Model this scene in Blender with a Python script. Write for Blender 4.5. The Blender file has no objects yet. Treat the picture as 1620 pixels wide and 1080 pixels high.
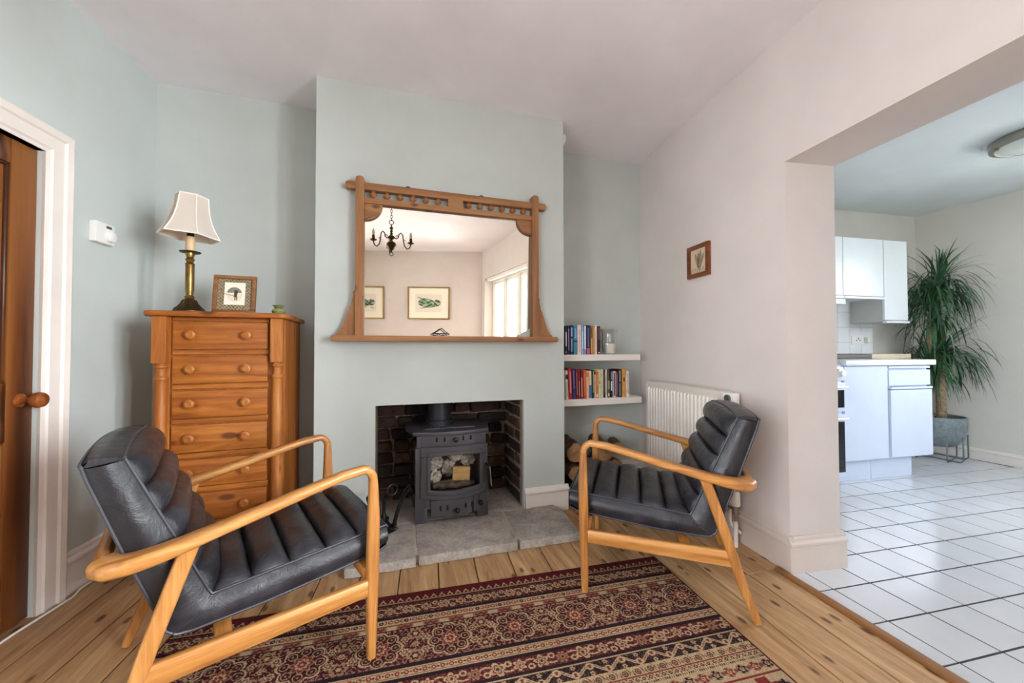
import bpy, bmesh, math, random
import numpy as np
from mathutils import Vector, Matrix
random.seed(7)
RNG = np.random.default_rng(11)
S = bpy.context.scene
COL = S.collection
PI = math.pi

# ------------------------------------------------------------------ camera, world, light, exposure
cam_d = bpy.data.cameras.new('camera')
cam_d.sensor_width = 36.0
cam_d.lens = 600.0 / 1620.0 * 36.0
cam_d.clip_start = 0.02
cam = bpy.data.objects.new('camera', cam_d)
COL.objects.link(cam)
_yaw, _pitch, _roll = 0.3041, 0.0187, -0.0016
_fw = Vector((math.sin(_yaw) * math.cos(_pitch), math.cos(_yaw) * math.cos(_pitch), math.sin(_pitch)))
_rt = Vector((math.cos(_yaw), -math.sin(_yaw), 0))
_up = _rt.cross(_fw)
_c, _s = math.cos(_roll), math.sin(_roll)
_rt, _up = _c * _rt + _s * _up, -_s * _rt + _c * _up
cam.matrix_world = Matrix(((_rt.x, _up.x, -_fw.x, 0), (_rt.y, _up.y, -_fw.y, 0), (_rt.z, _up.z, -_fw.z, 1.05), (0, 0, 0, 1)))
S.camera = cam

S.view_settings.view_transform = 'Standard'
S.view_settings.look = 'None'
S.view_settings.gamma = 1.0
S.view_settings.use_curve_mapping = False
S.view_settings.exposure = 1.20
S.cycles.use_denoising = True
S.cycles.max_bounces = 10
S.cycles.diffuse_bounces = 6
S.cycles.glossy_bounces = 5
S.cycles.transparent_max_bounces = 12
S.cycles.caustics_reflective = False
S.cycles.caustics_refractive = False

W = bpy.data.worlds.new('world')
S.world = W
W.use_nodes = True
W.node_tree.nodes['Background'].inputs[0].default_value = (0.86, 0.93, 1.0, 1)
W.node_tree.nodes['Background'].inputs[1].default_value = 3.4


def area(name, loc, target, sx, sy, power, col, portal=False):
    l = bpy.data.lights.new(name, 'AREA')
    l.shape = 'RECTANGLE'
    l.size, l.size_y = sx, sy
    l.energy = power
    l.color = col
    if portal:
        l.cycles.is_portal = True
    o = bpy.data.objects.new(name, l)
    COL.objects.link(o)
    o.location = loc
    o.rotation_euler = (Vector(target) - Vector(loc)).to_track_quat('-Z', 'Y').to_euler()
    return o


# daylight standing outside the garden door, the kitchen side window and two unseen, added windows
area('patio_daylight', (2.5, -2.0, 1.75), (0.1, 2.3, 1.25), 1.7, 2.1, 430, (0.92, 0.96, 1.0))
area('added_side_light', (-2.6, -1.25, 1.35), (1.5, 1.7, 1.15), 1.6, 1.9, 120, (0.92, 0.96, 1.0))  # added lamp that brightens the right wall and ceiling
area('kitchen_daylight', (6.1, 0.55, 1.9), (3.6, 1.9, 1.2), 1.5, 1.4, 76, (0.84, 0.91, 1.0))
area('added_kitchen_light', (4.5, -0.75, 1.8), (4.0, 2.4, 1.4), 0.9, 1.2, 11, (0.84, 0.91, 1.0))  # added lamp that lifts the kitchen back wall and cabinets

# ------------------------------------------------------------------ colour and material helpers


def lin(c):
    if isinstance(c, str):
        c = tuple(int(c[i:i + 2], 16) for i in (0, 2, 4))
    out = []
    for v in c[:3]:
        v = v / 255.0
        out.append(v / 12.92 if v <= 0.04045 else ((v + 0.055) / 1.055) ** 2.4)
    return tuple(out) + (1.0,)


MATS = {}


class NT:
    def __init__(self, name):
        self.m = bpy.data.materials.new(name)
        self.m.use_nodes = True
        self.t = self.m.node_tree
        self.b = self.t.nodes['Principled BSDF']
        self.out = self.t.nodes['Material Output']

    def n(self, kind, **kw):
        x = self.t.nodes.new(kind)
        for k, v in kw.items():
            if k.startswith('i_'):
                x.inputs[k[2:].replace('_', ' ')].default_value = v
            else:
                setattr(x, k, v)
        return x

    def l(self, a, b):
        self.t.links.new(a, b)

    def coords(self, scale=(1, 1, 1), rnd=True, kind='Object'):
        tc = self.n('ShaderNodeTexCoord')
        mp = self.n('ShaderNodeMapping')
        mp.inputs['Scale'].default_value = scale
        if rnd:
            oi = self.n('ShaderNodeObjectInfo')
            mu = self.n('ShaderNodeVectorMath', operation='SCALE')
            cb = self.n('ShaderNodeCombineXYZ')
            for i, f in enumerate((37.0, 23.0, 51.0)):
                mm = self.n('ShaderNodeMath', operation='MULTIPLY')
                self.l(oi.outputs['Random'], mm.inputs[0])
                mm.inputs[1].default_value = f
                self.l(mm.outputs[0], cb.inputs[i])
            ad = self.n('ShaderNodeVectorMath', operation='ADD')
            self.l(tc.outputs[kind], ad.inputs[0])
            self.l(cb.outputs[0], ad.inputs[1])
            self.l(ad.outputs[0], mp.inputs['Vector'])
        else:
            self.l(tc.outputs[kind], mp.inputs['Vector'])
        return mp.outputs[0]

    def noise(self, vec, scale, detail=3, rough=0.55, dist=0.0):
        x = self.n('ShaderNodeTexNoise')
        x.inputs['Scale'].default_value = scale
        x.inputs['Detail'].default_value = detail
        x.inputs['Roughness'].default_value = rough
        x.inputs['Distortion'].default_value = dist
        self.l(vec, x.inputs['Vector'])
        return x.outputs[0]

    def ramp(self, fac, stops):
        r = self.n('ShaderNodeValToRGB')
        el = r.color_ramp.elements
        el[0].position, el[0].color = stops[0][0], lin(stops[0][1])
        el[1].position, el[1].color = stops[-1][0], lin(stops[-1][1])
        for p, c in stops[1:-1]:
            e = el.new(p)
            e.color = lin(c)
        self.l(fac, r.inputs[0])
        return r.outputs[0]

    def mix(self, fac, a, b, mode='MIX'):
        x = self.n('ShaderNodeMix', data_type='RGBA', blend_type=mode)
        for sock, v in ((x.inputs[0], fac), (x.inputs[6], a), (x.inputs[7], b)):
            if hasattr(v, 'is_linked') or hasattr(v, 'links'):
                self.l(v, sock)
            else:
                sock.default_value = v
        return x.outputs[2]

    def bump(self, h, strength=0.2, dist=0.01):
        x = self.n('ShaderNodeBump')
        x.inputs['Strength'].default_value = strength
        x.inputs['Distance'].default_value = dist
        self.l(h, x.inputs['Height'])
        self.l(x.outputs[0], self.b.inputs['Normal'])


def plain(name, c, rough=0.5, metal=0.0, var=0.05, scale=6.0, bump=0.0, bscale=60.0, spec=0.5, coat=0.0):
    if name in MATS:
        return MATS[name]
    t = NT(name)
    v = t.coords(rnd=True)
    n = t.noise(v, scale, 4)
    c = tuple(int(c[i:i + 2], 16) for i in (0, 2, 4)) if isinstance(c, str) else c
    lo = tuple(max(0, x * (1 - var)) for x in c)
    hi = tuple(min(255, x * (1 + var)) for x in c)
    t.l(t.ramp(n, [(0.3, lo), (0.7, hi)]), t.b.inputs['Base Color'])
    t.b.inputs['Roughness'].default_value = rough
    t.b.inputs['Metallic'].default_value = metal
    t.b.inputs['Specular IOR Level'].default_value = spec
    t.b.inputs['Coat Weight'].default_value = coat
    if bump:
        t.bump(t.noise(v, bscale, 3), bump, 0.004)
    MATS[name] = t.m
    return t.m


def wood(name, dark, mid, light, axis='X', freq=14.0, stretch=0.06, rough=0.45, knots=0.0, knot_col='3a1c0c', knot_scale=3.2,
         ring=0.0, bump=0.08, vary=0.0):
    if name in MATS:
        return MATS[name]
    t = NT(name)
    sc = {'X': (stretch, 1, 1), 'Y': (1, stretch, 1), 'Z': (1, 1, stretch)}[axis]
    v = t.coords(scale=sc, rnd=True)
    g1 = t.noise(v, freq, 5, 0.6, 0.8)
    g2 = t.noise(v, freq * 7, 3, 0.6)
    ad = t.n('ShaderNodeMath', operation='MULTIPLY_ADD')
    t.l(g2, ad.inputs[0])
    ad.inputs[1].default_value = 0.35
    sb = t.n('ShaderNodeMath', operation='SUBTRACT')
    t.l(g1, sb.inputs[0])
    sb.inputs[1].default_value = 0.17
    t.l(sb.outputs[0], ad.inputs[2])
    val = ad.outputs[0]
    if ring:
        wv = t.n('ShaderNodeTexWave', wave_type='BANDS', bands_direction={'X': 'Z', 'Y': 'X', 'Z': 'Y'}[axis])
        wv.inputs['Scale'].default_value = ring
        wv.inputs['Distortion'].default_value = 7.0
        wv.inputs['Detail'].default_value = 2.0
        wv.inputs['Detail Scale'].default_value = 0.7
        t.l(v, wv.inputs['Vector'])
        m2 = t.n('ShaderNodeMix', data_type='FLOAT')
        m2.inputs[0].default_value = 0.5
        t.l(val, m2.inputs[2])
        t.l(wv.outputs[1], m2.inputs[3])
        val = m2.outputs[0]
    col = t.ramp(val, [(0.25, dark), (0.5, mid), (0.75, light)])
    if vary:
        oi = t.n('ShaderNodeObjectInfo')
        mr = t.n('ShaderNodeMapRange')
        mr.inputs[3].default_value = 1 - vary
        mr.inputs[4].default_value = 1 + vary
        t.l(oi.outputs['Random'], mr.inputs[0])
        hs = t.n('ShaderNodeHueSaturation')
        t.l(mr.outputs[0], hs.inputs['Value'])
        t.l(col, hs.inputs['Color'])
        col = hs.outputs[0]
    if knots:
        ks = {'X': (0.45, 1, 1), 'Y': (1, 0.45, 1), 'Z': (1, 1, 0.45)}[axis]
        kv = t.coords(scale=ks, rnd=True)
        wob = t.noise(kv, 9, 2)
        vo = t.n('ShaderNodeTexVoronoi')
        vo.inputs['Scale'].default_value = knot_scale
        t.l(kv, vo.inputs['Vector'])
        sm = t.n('ShaderNodeMath', operation='MULTIPLY_ADD')
        t.l(wob, sm.inputs[0])
        sm.inputs[1].default_value = 0.10
        t.l(vo.outputs['Distance'], sm.inputs[2])
        mr = t.n('ShaderNodeMapRange')
        mr.inputs[1].default_value = 0.05 + knots * 0.55
        mr.inputs[2].default_value = 0.05 + knots
        mr.inputs[3].default_value = 0.85
        mr.inputs[4].default_value = 0.0
        t.l(sm.outputs[0], mr.inputs[0])
        col = t.mix(mr.outputs[0], col, lin(knot_col))
    t.l(col, t.b.inputs['Base Color'])
    t.b.inputs['Roughness'].default_value = rough
    if bump:
        t.bump(val, bump, 0.004)
    MATS[name] = t.m
    return t.m


def attr_mat(name, rough=0.8, fuzz=0.0):
    if name in MATS:
        return MATS[name]
    t = NT(name)
    a = t.n('ShaderNodeAttribute')
    a.attribute_name = 'print'
    col = a.outputs['Color']
    if fuzz:
        v = t.coords(rnd=False)
        n = t.noise(v, 260, 3, 0.7)
        n2 = t.noise(v, 4, 3)
        f = t.ramp(n, [(0.2, (165, 165, 165)), (0.8, (255, 255, 255))])
        col = t.mix(0.8, col, f, 'MULTIPLY')
        f2 = t.ramp(n2, [(0.3, (215, 212, 208)), (0.7, (255, 255, 255))])
        col = t.mix(0.7, col, f2, 'MULTIPLY')
        t.bump(n, fuzz, 0.004)
    t.l(col, t.b.inputs['Base Color'])
    t.b.inputs['Roughness'].default_value = rough
    t.b.inputs['Specular IOR Level'].default_value = 0.15 if fuzz else 0.4
    MATS[name] = t.m
    return t.m


def wall_paint(name, c, var=0.025):
    if name in MATS:
        return MATS[name]
    t = NT(name)
    v = t.coords(rnd=False)
    n = t.noise(v, 1.7, 4, 0.6)
    c = tuple(int(c[i:i + 2], 16) for i in (0, 2, 4))
    t.l(t.ramp(n, [(0.3, tuple(x * (1 - var) for x in c)), (0.7, tuple(min(255, x * (1 + var)) for x in c))]), t.b.inputs['Base Color'])
    t.b.inputs['Roughness'].default_value = 0.75
    t.b.inputs['Specular IOR Level'].default_value = 0.25
    t.bump(t.noise(v, 26, 5, 0.65), 0.09, 0.01)
    MATS[name] = t.m
    return t.m


def pane_mat(name, tint=(1, 1, 1, 1), refl=0.08):
    if name in MATS:
        return MATS[name]
    t = NT(name)
    tr = t.n('ShaderNodeBsdfTransparent')
    tr.inputs[0].default_value = tint
    gl = t.n('ShaderNodeBsdfGlossy')
    gl.inputs['Roughness'].default_value = 0.02
    fr = t.n('ShaderNodeLayerWeight')
    fr.inputs[0].default_value = 0.25
    ml = t.n('ShaderNodeMath', operation='MULTIPLY_ADD')
    t.l(fr.outputs['Fresnel'], ml.inputs[0])
    ml.inputs[1].default_value = 0.6
    ml.inputs[2].default_value = refl * 0.3
    mx = t.n('ShaderNodeMixShader')
    t.l(ml.outputs[0], mx.inputs[0])
    t.l(tr.outputs[0], mx.inputs[1])
    t.l(gl.outputs[0], mx.inputs[2])
    t.l(mx.outputs[0], t.out.inputs[0])
    MATS[name] = t.m
    return t.m


# ------------------------------------------------------------------ mesh builder


class MB:
    def __init__(self):
        self.v = []
        self.f = []

    def add(self, vs, fs):
        k = len(self.v)
        self.v.extend([tuple(p) for p in vs])
        self.f.extend([tuple(i + k for i in f) for f in fs])
        return self

    def box(self, x0, x1, y0, y1, z0, z1):
        return self.prism([(x0, y0), (x1, y0), (x1, y1), (x0, y1)], z0, z1)

    def prism(self, poly, z0, z1):
        n = len(poly)
        a = sum(poly[i][0] * poly[(i + 1) % n][1] - poly[(i + 1) % n][0] * poly[i][1] for i in range(n))
        if a < 0:
            poly = poly[::-1]
        vs = [(p[0], p[1], z0) for p in poly] + [(p[0], p[1], z1) for p in poly]
        fs = [tuple(range(n - 1, -1, -1)), tuple(range(n, 2 * n))]
        fs += [(i, (i + 1) % n, n + (i + 1) % n, n + i) for i in range(n)]
        return self.add(vs, fs)

    def prism_y(self, poly, y0, y1):  # poly in (x, z), extruded along y
        n = len(poly)
        a = sum(poly[i][0] * poly[(i + 1) % n][1] - poly[(i + 1) % n][0] * poly[i][1] for i in range(n))
        if a < 0:
            poly = poly[::-1]
        vs = [(p[0], y0, p[1]) for p in poly] + [(p[0], y1, p[1]) for p in poly]
        fs = [tuple(range(n)), tuple(range(2 * n - 1, n - 1, -1))]
        fs += [(i, n + i, n + (i + 1) % n, (i + 1) % n) for i in range(n)]
        return self.add(vs, fs)

    def prism_x(self, poly, x0, x1):  # poly in (y, z), extruded along x
        n = len(poly)
        a = sum(poly[i][0] * poly[(i + 1) % n][1] - poly[(i + 1) % n][0] * poly[i][1] for i in range(n))
        if a < 0:
            poly = poly[::-1]
        vs = [(x0, p[0], p[1]) for p in poly] + [(x1, p[0], p[1]) for p in poly]
        fs = [tuple(range(n - 1, -1, -1)), tuple(range(n, 2 * n))]
        fs += [(i, (i + 1) % n, n + (i + 1) % n, n + i) for i in range(n)]
        return self.add(vs, fs)

    def lathe(self, prof, cx=0, cy=0, n=24, axis='Z', z=0.0, closed=True):
        """prof: list of (r, h). axis Z, Y (h along -y) or X."""
        k = len(prof)
        vs = []
        for r, h in prof:
            for i in range(n):
                a = 2 * PI * i / n
                c, s = r * math.cos(a), r * math.sin(a)
                if axis == 'Z':
                    vs.append((cx + c, cy + s, z + h))
                elif axis == 'Y':
                    vs.append((cx + c, cy + h, z + s))
                else:
                    vs.append((cx + h, cy + c, z + s))
        fs = []
        for j in range(k - 1):
            for i in range(n):
                a, b = j * n + i, j * n + (i + 1) % n
                q = (a, b, b + n, a + n)
                fs.append(q if axis != 'Y' else q[::-1])
        if closed:
            fs.append(tuple(range(n - 1, -1, -1)))
            fs.append(tuple((k - 1) * n + i for i in range(n)))
        return self.add(vs, fs)

    def tube(self, path, r, n=8, closed=False):
        path = [Vector(p) for p in path]
        m = len(path)
        rs = r if isinstance(r, (list, tuple)) else [r] * m
        vs = []
        prev = None
        for i, p in enumerate(path):
            if closed:
                t = path[(i + 1) % m] - path[i - 1]
            else:
                t = path[min(i + 1, m - 1)] - path[max(i - 1, 0)]
            t.normalize()
            if prev is None:
                a = Vector((0, 0, 1)) if abs(t.z) < 0.9 else Vector((1, 0, 0))
                u = t.cross(a).normalized()
            else:
                u = (prev - t * prev.dot(t)).normalized()
            prev = u
            w = t.cross(u)
            for j in range(n):
                an = 2 * PI * j / n
                vs.append(p + (u * math.cos(an) + w * math.sin(an)) * rs[i])
        fs = []
        for i in range(m if closed else m - 1):
            for j in range(n):
                a, b = i * n + j, i * n + (j + 1) % n
                c, d = ((i + 1) % m) * n + (j + 1) % n, ((i + 1) % m) * n + j
                fs.append((a, b, c, d))
        if not closed:
            fs.append(tuple(range(n - 1, -1, -1)))
            fs.append(tuple((m - 1) * n + i for i in range(n)))
        return self.add(vs, fs)

    def sweep(self, path, w, h, side=(0, 1, 0), cham=0.3):
        """rounded-rectangle section: w along `side`, h perpendicular."""
        path = [Vector(p) for p in path]
        m = len(path)
        ws = w if isinstance(w, (list, tuple)) else [w] * m
        hs = h if isinstance(h, (list, tuple)) else [h] * m
        sides = side if isinstance(side, list) else [side] * m
        vs = []
        for i, p in enumerate(path):
            t = (path[min(i + 1, m - 1)] - path[max(i - 1, 0)]).normalized()
            s = Vector(sides[i])
            s = (s - t * s.dot(t)).normalized()
            u = t.cross(s)
            a, b = ws[i] / 2, hs[i] / 2
            c = min(a, b) * cham
            c2 = c * 0.42
            for x, y in ((a, -b + c), (a, b - c), (a - c2, b - c2), (a - c, b), (-a + c, b), (-a + c2, b - c2), (-a, b - c), (-a, -b + c),
                         (-a + c2, -b + c2), (-a + c, -b), (a - c, -b), (a - c2, -b + c2)):
                vs.append(p + s * x + u * y)
        n = 12
        fs = []
        for i in range(m - 1):
            for j in range(n):
                a, b = i * n + j, i * n + (j + 1) % n
                fs.append((a, b, b + n, a + n))
        fs.append(tuple(range(n - 1, -1, -1)))
        fs.append(tuple((m - 1) * n + i for i in range(n)))
        return self.add(vs, fs)

    def grid(self, P):
        """P: 2D list of points."""
        a, b = len(P), len(P[0])
        vs = [p for row in P for p in row]
        fs = [(i * b + j, i * b + j + 1, (i + 1) * b + j + 1, (i + 1) * b + j) for i in range(a - 1) for j in range(b - 1)]
        return self.add(vs, fs)

    def xform(self, M, start=0):
        for i in range(start, len(self.v)):
            self.v[i] = tuple(M @ Vector(self.v[i]))
        return self

    def mesh(self, name, bevel=0.0, seg=2, smooth=True, ang=38.0, fix=True):
        me = bpy.data.meshes.new(name)
        me.from_pydata(self.v, [], self.f)
        if fix or bevel:
            bm = bmesh.new()
            bm.from_mesh(me)
            bmesh.ops.recalc_face_normals(bm, faces=bm.faces)
            if bevel:
                ed = [e for e in bm.edges if len(e.link_faces) == 2 and e.calc_face_angle(0) > 0.5]
                bmesh.ops.bevel(bm, geom=ed, offset=bevel, offset_type='OFFSET', segments=seg, profile=0.6, affect='EDGES', clamp_overlap=True)
            bm.to_mesh(me)
            bm.free()
        if smooth:
            me.polygons.foreach_set('use_smooth', [True] * len(me.polygons))
            me.set_sharp_from_angle(angle=math.radians(ang))
        return me

    def build(self, name, mat, parent=None, bevel=0.0, seg=2, smooth=True, ang=38.0, fix=True):
        me = self.mesh(name, bevel, seg, smooth, ang, fix)
        return link(name, me, mat, parent)


def link(name, me, mat=None, parent=None):
    if mat is not None and not me.materials:
        me.materials.append(mat)
    o = bpy.data.objects.new(name, me)
    COL.objects.link(o)
    if parent is not None:
        o.parent = parent
    return o


def thing(name, label, cat, loc=(0, 0, 0), rz=0.0, group=None):
    o = bpy.data.objects.new(name, None)
    o.empty_display_size = 0.05
    COL.objects.link(o)
    o.location = loc
    o.rotation_euler = (0, 0, rz)
    o['label'] = label
    o['category'] = cat
    if group:
        o['group'] = group
    return o


def tag(o, label, cat, group=None):
    o['label'] = label
    o['category'] = cat
    if group:
        o['group'] = group
    return o


def struct(o, label=None, cat=None):
    o['kind'] = 'structure'
    if label:
        o['label'] = label
    if cat:
        o['category'] = cat
    return o


def dup(root, loc, rz=None, label=None, group=None):
    r = root.copy()
    COL.objects.link(r)
    r.location = loc
    if rz is not None:
        r.rotation_euler = (0, 0, rz)
    if label:
        r['label'] = label
    if group:
        r['group'] = group
    for ch in list(root.children):
        c = ch.copy()
        COL.objects.link(c)
        c.parent = r
        for g in list(ch.children):
            d = g.copy()
            COL.objects.link(d)
            d.parent = c
    return r


def print_plane(name, w, h, nx, ny, fn, parent, loc=(0, 0, 0), mat='print_paper', rot=(0, 0, 0)):
    """flat printed sheet in the local XZ plane facing -Y, colours from fn(X, Z) arrays -> (n,3) sRGB 0-255."""
    xs = np.linspace(-w / 2, w / 2, nx)
    zs = np.linspace(-h / 2, h / 2, ny)
    X, Z = np.meshgrid(xs, zs)
    me = bpy.data.meshes.new(name)
    vs = np.stack([X.ravel(), np.zeros(X.size), Z.ravel()], 1)
    idx = np.arange(nx * ny).reshape(ny, nx)
    fs = np.stack([idx[:-1, :-1].ravel(), idx[:-1, 1:].ravel(), idx[1:, 1:].ravel(), idx[1:, :-1].ravel()], 1)
    me.from_pydata(vs.tolist(), [], fs.tolist())
    paint(me, fn(X.ravel(), Z.ravel()))
    o = link(name, me, attr_mat(mat, 0.7), parent)
    o.location = loc
    o.rotation_euler = rot
    return o


def paint(me, rgb):
    c = np.clip(np.asarray(rgb, float) / 255.0, 0, 1)
    c = np.where(c <= 0.04045, c / 12.92, ((c + 0.055) / 1.055) ** 2.4)
    a = me.color_attributes.new('print', 'FLOAT_COLOR', 'POINT')
    full = np.ones((len(c), 4), np.float32)
    full[:, :3] = c
    a.data.foreach_set('color', full.ravel())


# ------------------------------------------------------------------ materials used by several things
M_SAGE = wall_paint('sage_paint', 'c2cac7')
M_GREIGE = wall_paint('greige_paint', 'd4cbc6')
M_KIT = wall_paint('kitchen_paint', 'd2cec5')
M_CEIL = wall_paint('ceiling_paint', 'efecf2')
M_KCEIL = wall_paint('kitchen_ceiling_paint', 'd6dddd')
M_TRIM = plain('white_gloss', 'e6dfd8', 0.32, var=0.02)
M_TRIMG = plain('greige_gloss', 'd2c5bb', 0.34, var=0.02)
M_WHITE = plain('white_plastic', 'ecebe8', 0.35, var=0.01)
M_OAK = wood('oak', '875226', 'b27a3e', 'cc975a', axis='X', freq=34, stretch=0.06, rough=0.36, bump=0.05)
M_OAKZ = wood('oak_upright', '824e24', 'ab733a', 'c69054', axis='Z', freq=34, stretch=0.06, rough=0.36, bump=0.05)
M_OAKY = wood('oak_cross', '8a5222', 'b0733a', 'c88d4e', axis='Y', freq=16, stretch=0.07, rough=0.4, bump=0.05)
M_PINE = wood('orange_pine', '7a3c10', 'a05b1c', 'bc7630', axis='X', freq=24, stretch=0.08, rough=0.5, knots=0.25, knot_col='551f08', knot_scale=13, bump=0.04, vary=0.05)
M_PINEZ = wood('orange_pine_upright', '824414', 'a66324', 'bd7b3a', axis='Z', freq=24, stretch=0.08, rough=0.5, knots=0.16, knot_col='5a2409', knot_scale=8, bump=0.04)
M_DOOR = wood('dark_pine_upright', '40200c', '6c3c18', '8a5526', axis='Z', freq=11, stretch=0.06, rough=0.42, ring=6.0, bump=0.06)
M_DOORX = wood('dark_pine_across', '3a1c0a', '623413', '7e4b20', axis='Y', freq=11, stretch=0.06, rough=0.42, ring=6.0, bump=0.06)
M_MIRW = wood('mirror_pine', '77492a', '98683e', 'ae7f52', axis='X', freq=12, stretch=0.08, rough=0.55, knots=0.18, knot_col='4a2712', knot_scale=12, bump=0.06)
M_MIRWZ = wood('mirror_pine_upright', '77492a', '98683e', 'ae7f52', axis='Z', freq=12, stretch=0.08, rough=0.55, knots=0.18, knot_col='4a2712', knot_scale=12, bump=0.06)
M_BOARD = wood('floor_pine', '8c6743', 'b58d62', 'cfab7e', axis='Y', freq=26, stretch=0.07, rough=0.5, knots=0.195, knot_col='55321a', knot_scale=15.0, bump=0.12, vary=0.10)
M_IRON = plain('cast_iron', '4f4d53', 0.42, 0.3, 0.06, 8, 0.06, 200)
M_BLACK = plain('black_iron', '121214', 0.4, 0.3, 0.1, 12, 0.05, 120)
M_BRASS = plain('aged_brass', '8d7444', 0.32, 0.9, 0.18, 14)
M_DARKBRASS = plain('dark_brass', '4a3a20', 0.4, 0.8, 0.2, 18)
M_STEEL = plain('steel', 'b9bbbd', 0.25, 0.9, 0.03)
M_DARK = plain('dark_void', '0a0908', 0.9)
M_PANE = pane_mat('window_pane')
M_UPVC = plain('window_frame_white', 'eceae4', 0.35, var=0.01)


def leather():
    t = NT('dark_leather')
    v = t.coords(rnd=True)
    n1 = t.noise(v, 5, 5, 0.62, 0.4)
    n2 = t.noise(v, 26, 4, 0.6)
    c = t.ramp(n1, [(0.28, (27, 28, 33)), (0.5, (40, 40, 46)), (0.74, (72, 72, 80))])
    c2 = t.ramp(n2, [(0.35, (200, 200, 200)), (0.7, (255, 255, 255))])
    t.l(t.mix(0.6, c, c2, 'MULTIPLY'), t.b.inputs['Base Color'])
    t.l(t.ramp(n2, [(0.3, (140, 140, 140)), (0.7, (178, 178, 178))]), t.b.inputs['Roughness'])
    t.b.inputs['Specular IOR Level'].default_value = 0.42
    t.bump(t.noise(v, 11, 7, 0.72, 1.2), 0.30, 0.014)
    return t.m


def stone(name, a, b, c, sc=9):
    t = NT(name)
    v = t.coords(rnd=True)
    n = t.noise(v, sc, 8, 0.72, 0.3)
    n2 = t.noise(v, sc * 9, 4, 0.7)
    col = t.ramp(n, [(0.25, a), (0.5, b), (0.78, c)])
    col = t.mix(0.35, col, t.ramp(n2, [(0.35, (90, 90, 90)), (0.65, (255, 255, 255))]), 'MULTIPLY')
    t.l(col, t.b.inputs['Base Color'])
    t.b.inputs['Roughness'].default_value = 0.78
    t.bump(n, 0.5, 0.02)
    MATS[name] = t.m
    return t.m


def brick_mat():
    t = NT('sooty_brick')
    v = t.coords(rnd=True)
    oi = t.n('ShaderNodeObjectInfo')
    base = t.ramp(oi.outputs['Random'], [(0.0, (34, 27, 25)), (0.35, (62, 44, 36)), (0.6, (92, 64, 48)), (0.8, (48, 38, 34)), (1.0, (112, 84, 62))])
    n = t.noise(v, 22, 6, 0.7)
    t.l(t.mix(0.75, base, t.ramp(n, [(0.32, (45, 40, 38)), (0.62, (255, 250, 245))]), 'MULTIPLY'), t.b.inputs['Base Color'])
    t.b.inputs['Roughness'].default_value = 0.9
    t.bump(n, 0.7, 0.01)
    return t.m


M_LEATHER = leather()
M_PIPING = plain('leather_piping', '33343b', 0.45, var=0.1)
M_SLAB = stone('hearth_stone', (136, 129, 122), (180, 172, 163), (212, 204, 194))
M_MORTAR = stone('old_mortar', (112, 96, 82), (164, 146, 128), (196, 180, 162), 14)
M_BRICK = brick_mat()

# ------------------------------------------------------------------ room frame (metres, camera stands at x=0, y=0, z=1.05)
XL, YB, XR0, H = -1.2825, 2.6264, 1.9121, 2.5572
SL, SR = 0.1021, 0.0951


def lw(y, off=0.0):
    return (XL + SL * (y - YB) + off, y)


def rw(y, off=0.0):
    return (XR0 + SR * (y - YB) + off, y)


X1, X2, YC = -0.4083, 1.0723, 2.2882
FO1, FO2, ZO = -0.0948, 0.7913, 0.7265


def yc(x, o=0.0):
    return YC - 0.011 * x + o


YO, HO = 1.329, 1.9438
J0 = rw(YO)
J1 = (J0[0] + 0.2753, J0[1] - 0.1445 * 0.2753)


def rwo(y):  # kitchen side face of the right wall
    return (J1[0] + 0.086 * (y - J1[1]), y)


YE = 0.25                 # near end of the kitchen opening
WY0, WY1 = -0.10, -1.78   # garden door in the right wall
WZ = 2.075
RQ = (1.4776, -1.930)
RT = (-0.9563, -0.292)
RL = (-1.852, -2.947)

# right wall -----------------------------------------------------------------
m = MB()
m.prism([rw(2.85), J0, J1, rwo(2.95)], 0, H)
m.prism([J0, rw(YE), rwo(YE), J1], HO, H)
m.prism([rw(YE), rw(WY0), rwo(WY0), rwo(YE)], 0, H)
m.prism([rw(WY0), rw(WY1), rwo(WY1), rwo(WY0)], WZ, H)
m.prism([rw(WY1), rw(-2.2), rwo(-2.2), rwo(WY1)], 0, H)
struct(m.build('wall_right', M_GREIGE, smooth=False))
# left wall with a door opening
DY0, DY1, DZ = 2.003, 1.18, 1.846
m = MB()
T = 0.12
m.prism([lw(2.75), lw(DY0), lw(DY0, -T), lw(2.75, -T)], 0, H)
m.prism([lw(DY0), lw(DY1), lw(DY1, -T), lw(DY0, -T)], DZ, H)
LY0, LY1 = 0.15, -1.50      # unseen window added behind the camera to light the right wall
m.prism([lw(DY1), lw(LY0), lw(LY0, -T), lw(DY1, -T)], 0, H)
m.prism([lw(LY1), lw(-3.1), lw(-3.1, -T), lw(LY1, -T)], 0, H)
m.prism([lw(LY0), lw(LY1), lw(LY1, -T), lw(LY0, -T)], 0, 0.12)
m.prism([lw(LY0), lw(LY1), lw(LY1, -T), lw(LY0, -T)], 2.1, H)
struct(m.build('wall_left', M_SAGE, smooth=False))
# rear wall, behind the camera (seen in the mirror)
RN = (0.292, -0.9563)


def rear(s_, off=0.0):
    return (RQ[0] + RT[0] * s_ + RN[0] * off, RQ[1] + RT[1] * s_ + RN[1] * off)


def rear_piece(m, s0, s1, z0, z1):
    m.prism([rear(s0), rear(s1), rear(s1, 0.12), rear(s0, 0.12)], z0, z1)


m = MB()
rear_piece(m, -0.3, 3.75, 0, H)
struct(m.build('wall_rear', M_GREIGE, smooth=False))
# back wall (alcoves)
m = MB()
m.box(-1.5, X1 + 0.02, YB, YB + 0.14, 0, H)
m.box(X2 - 0.02, 2.15, YB, YB + 0.14, 0, H)
struct(m.build('wall_back', M_SAGE, smooth=False))
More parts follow.
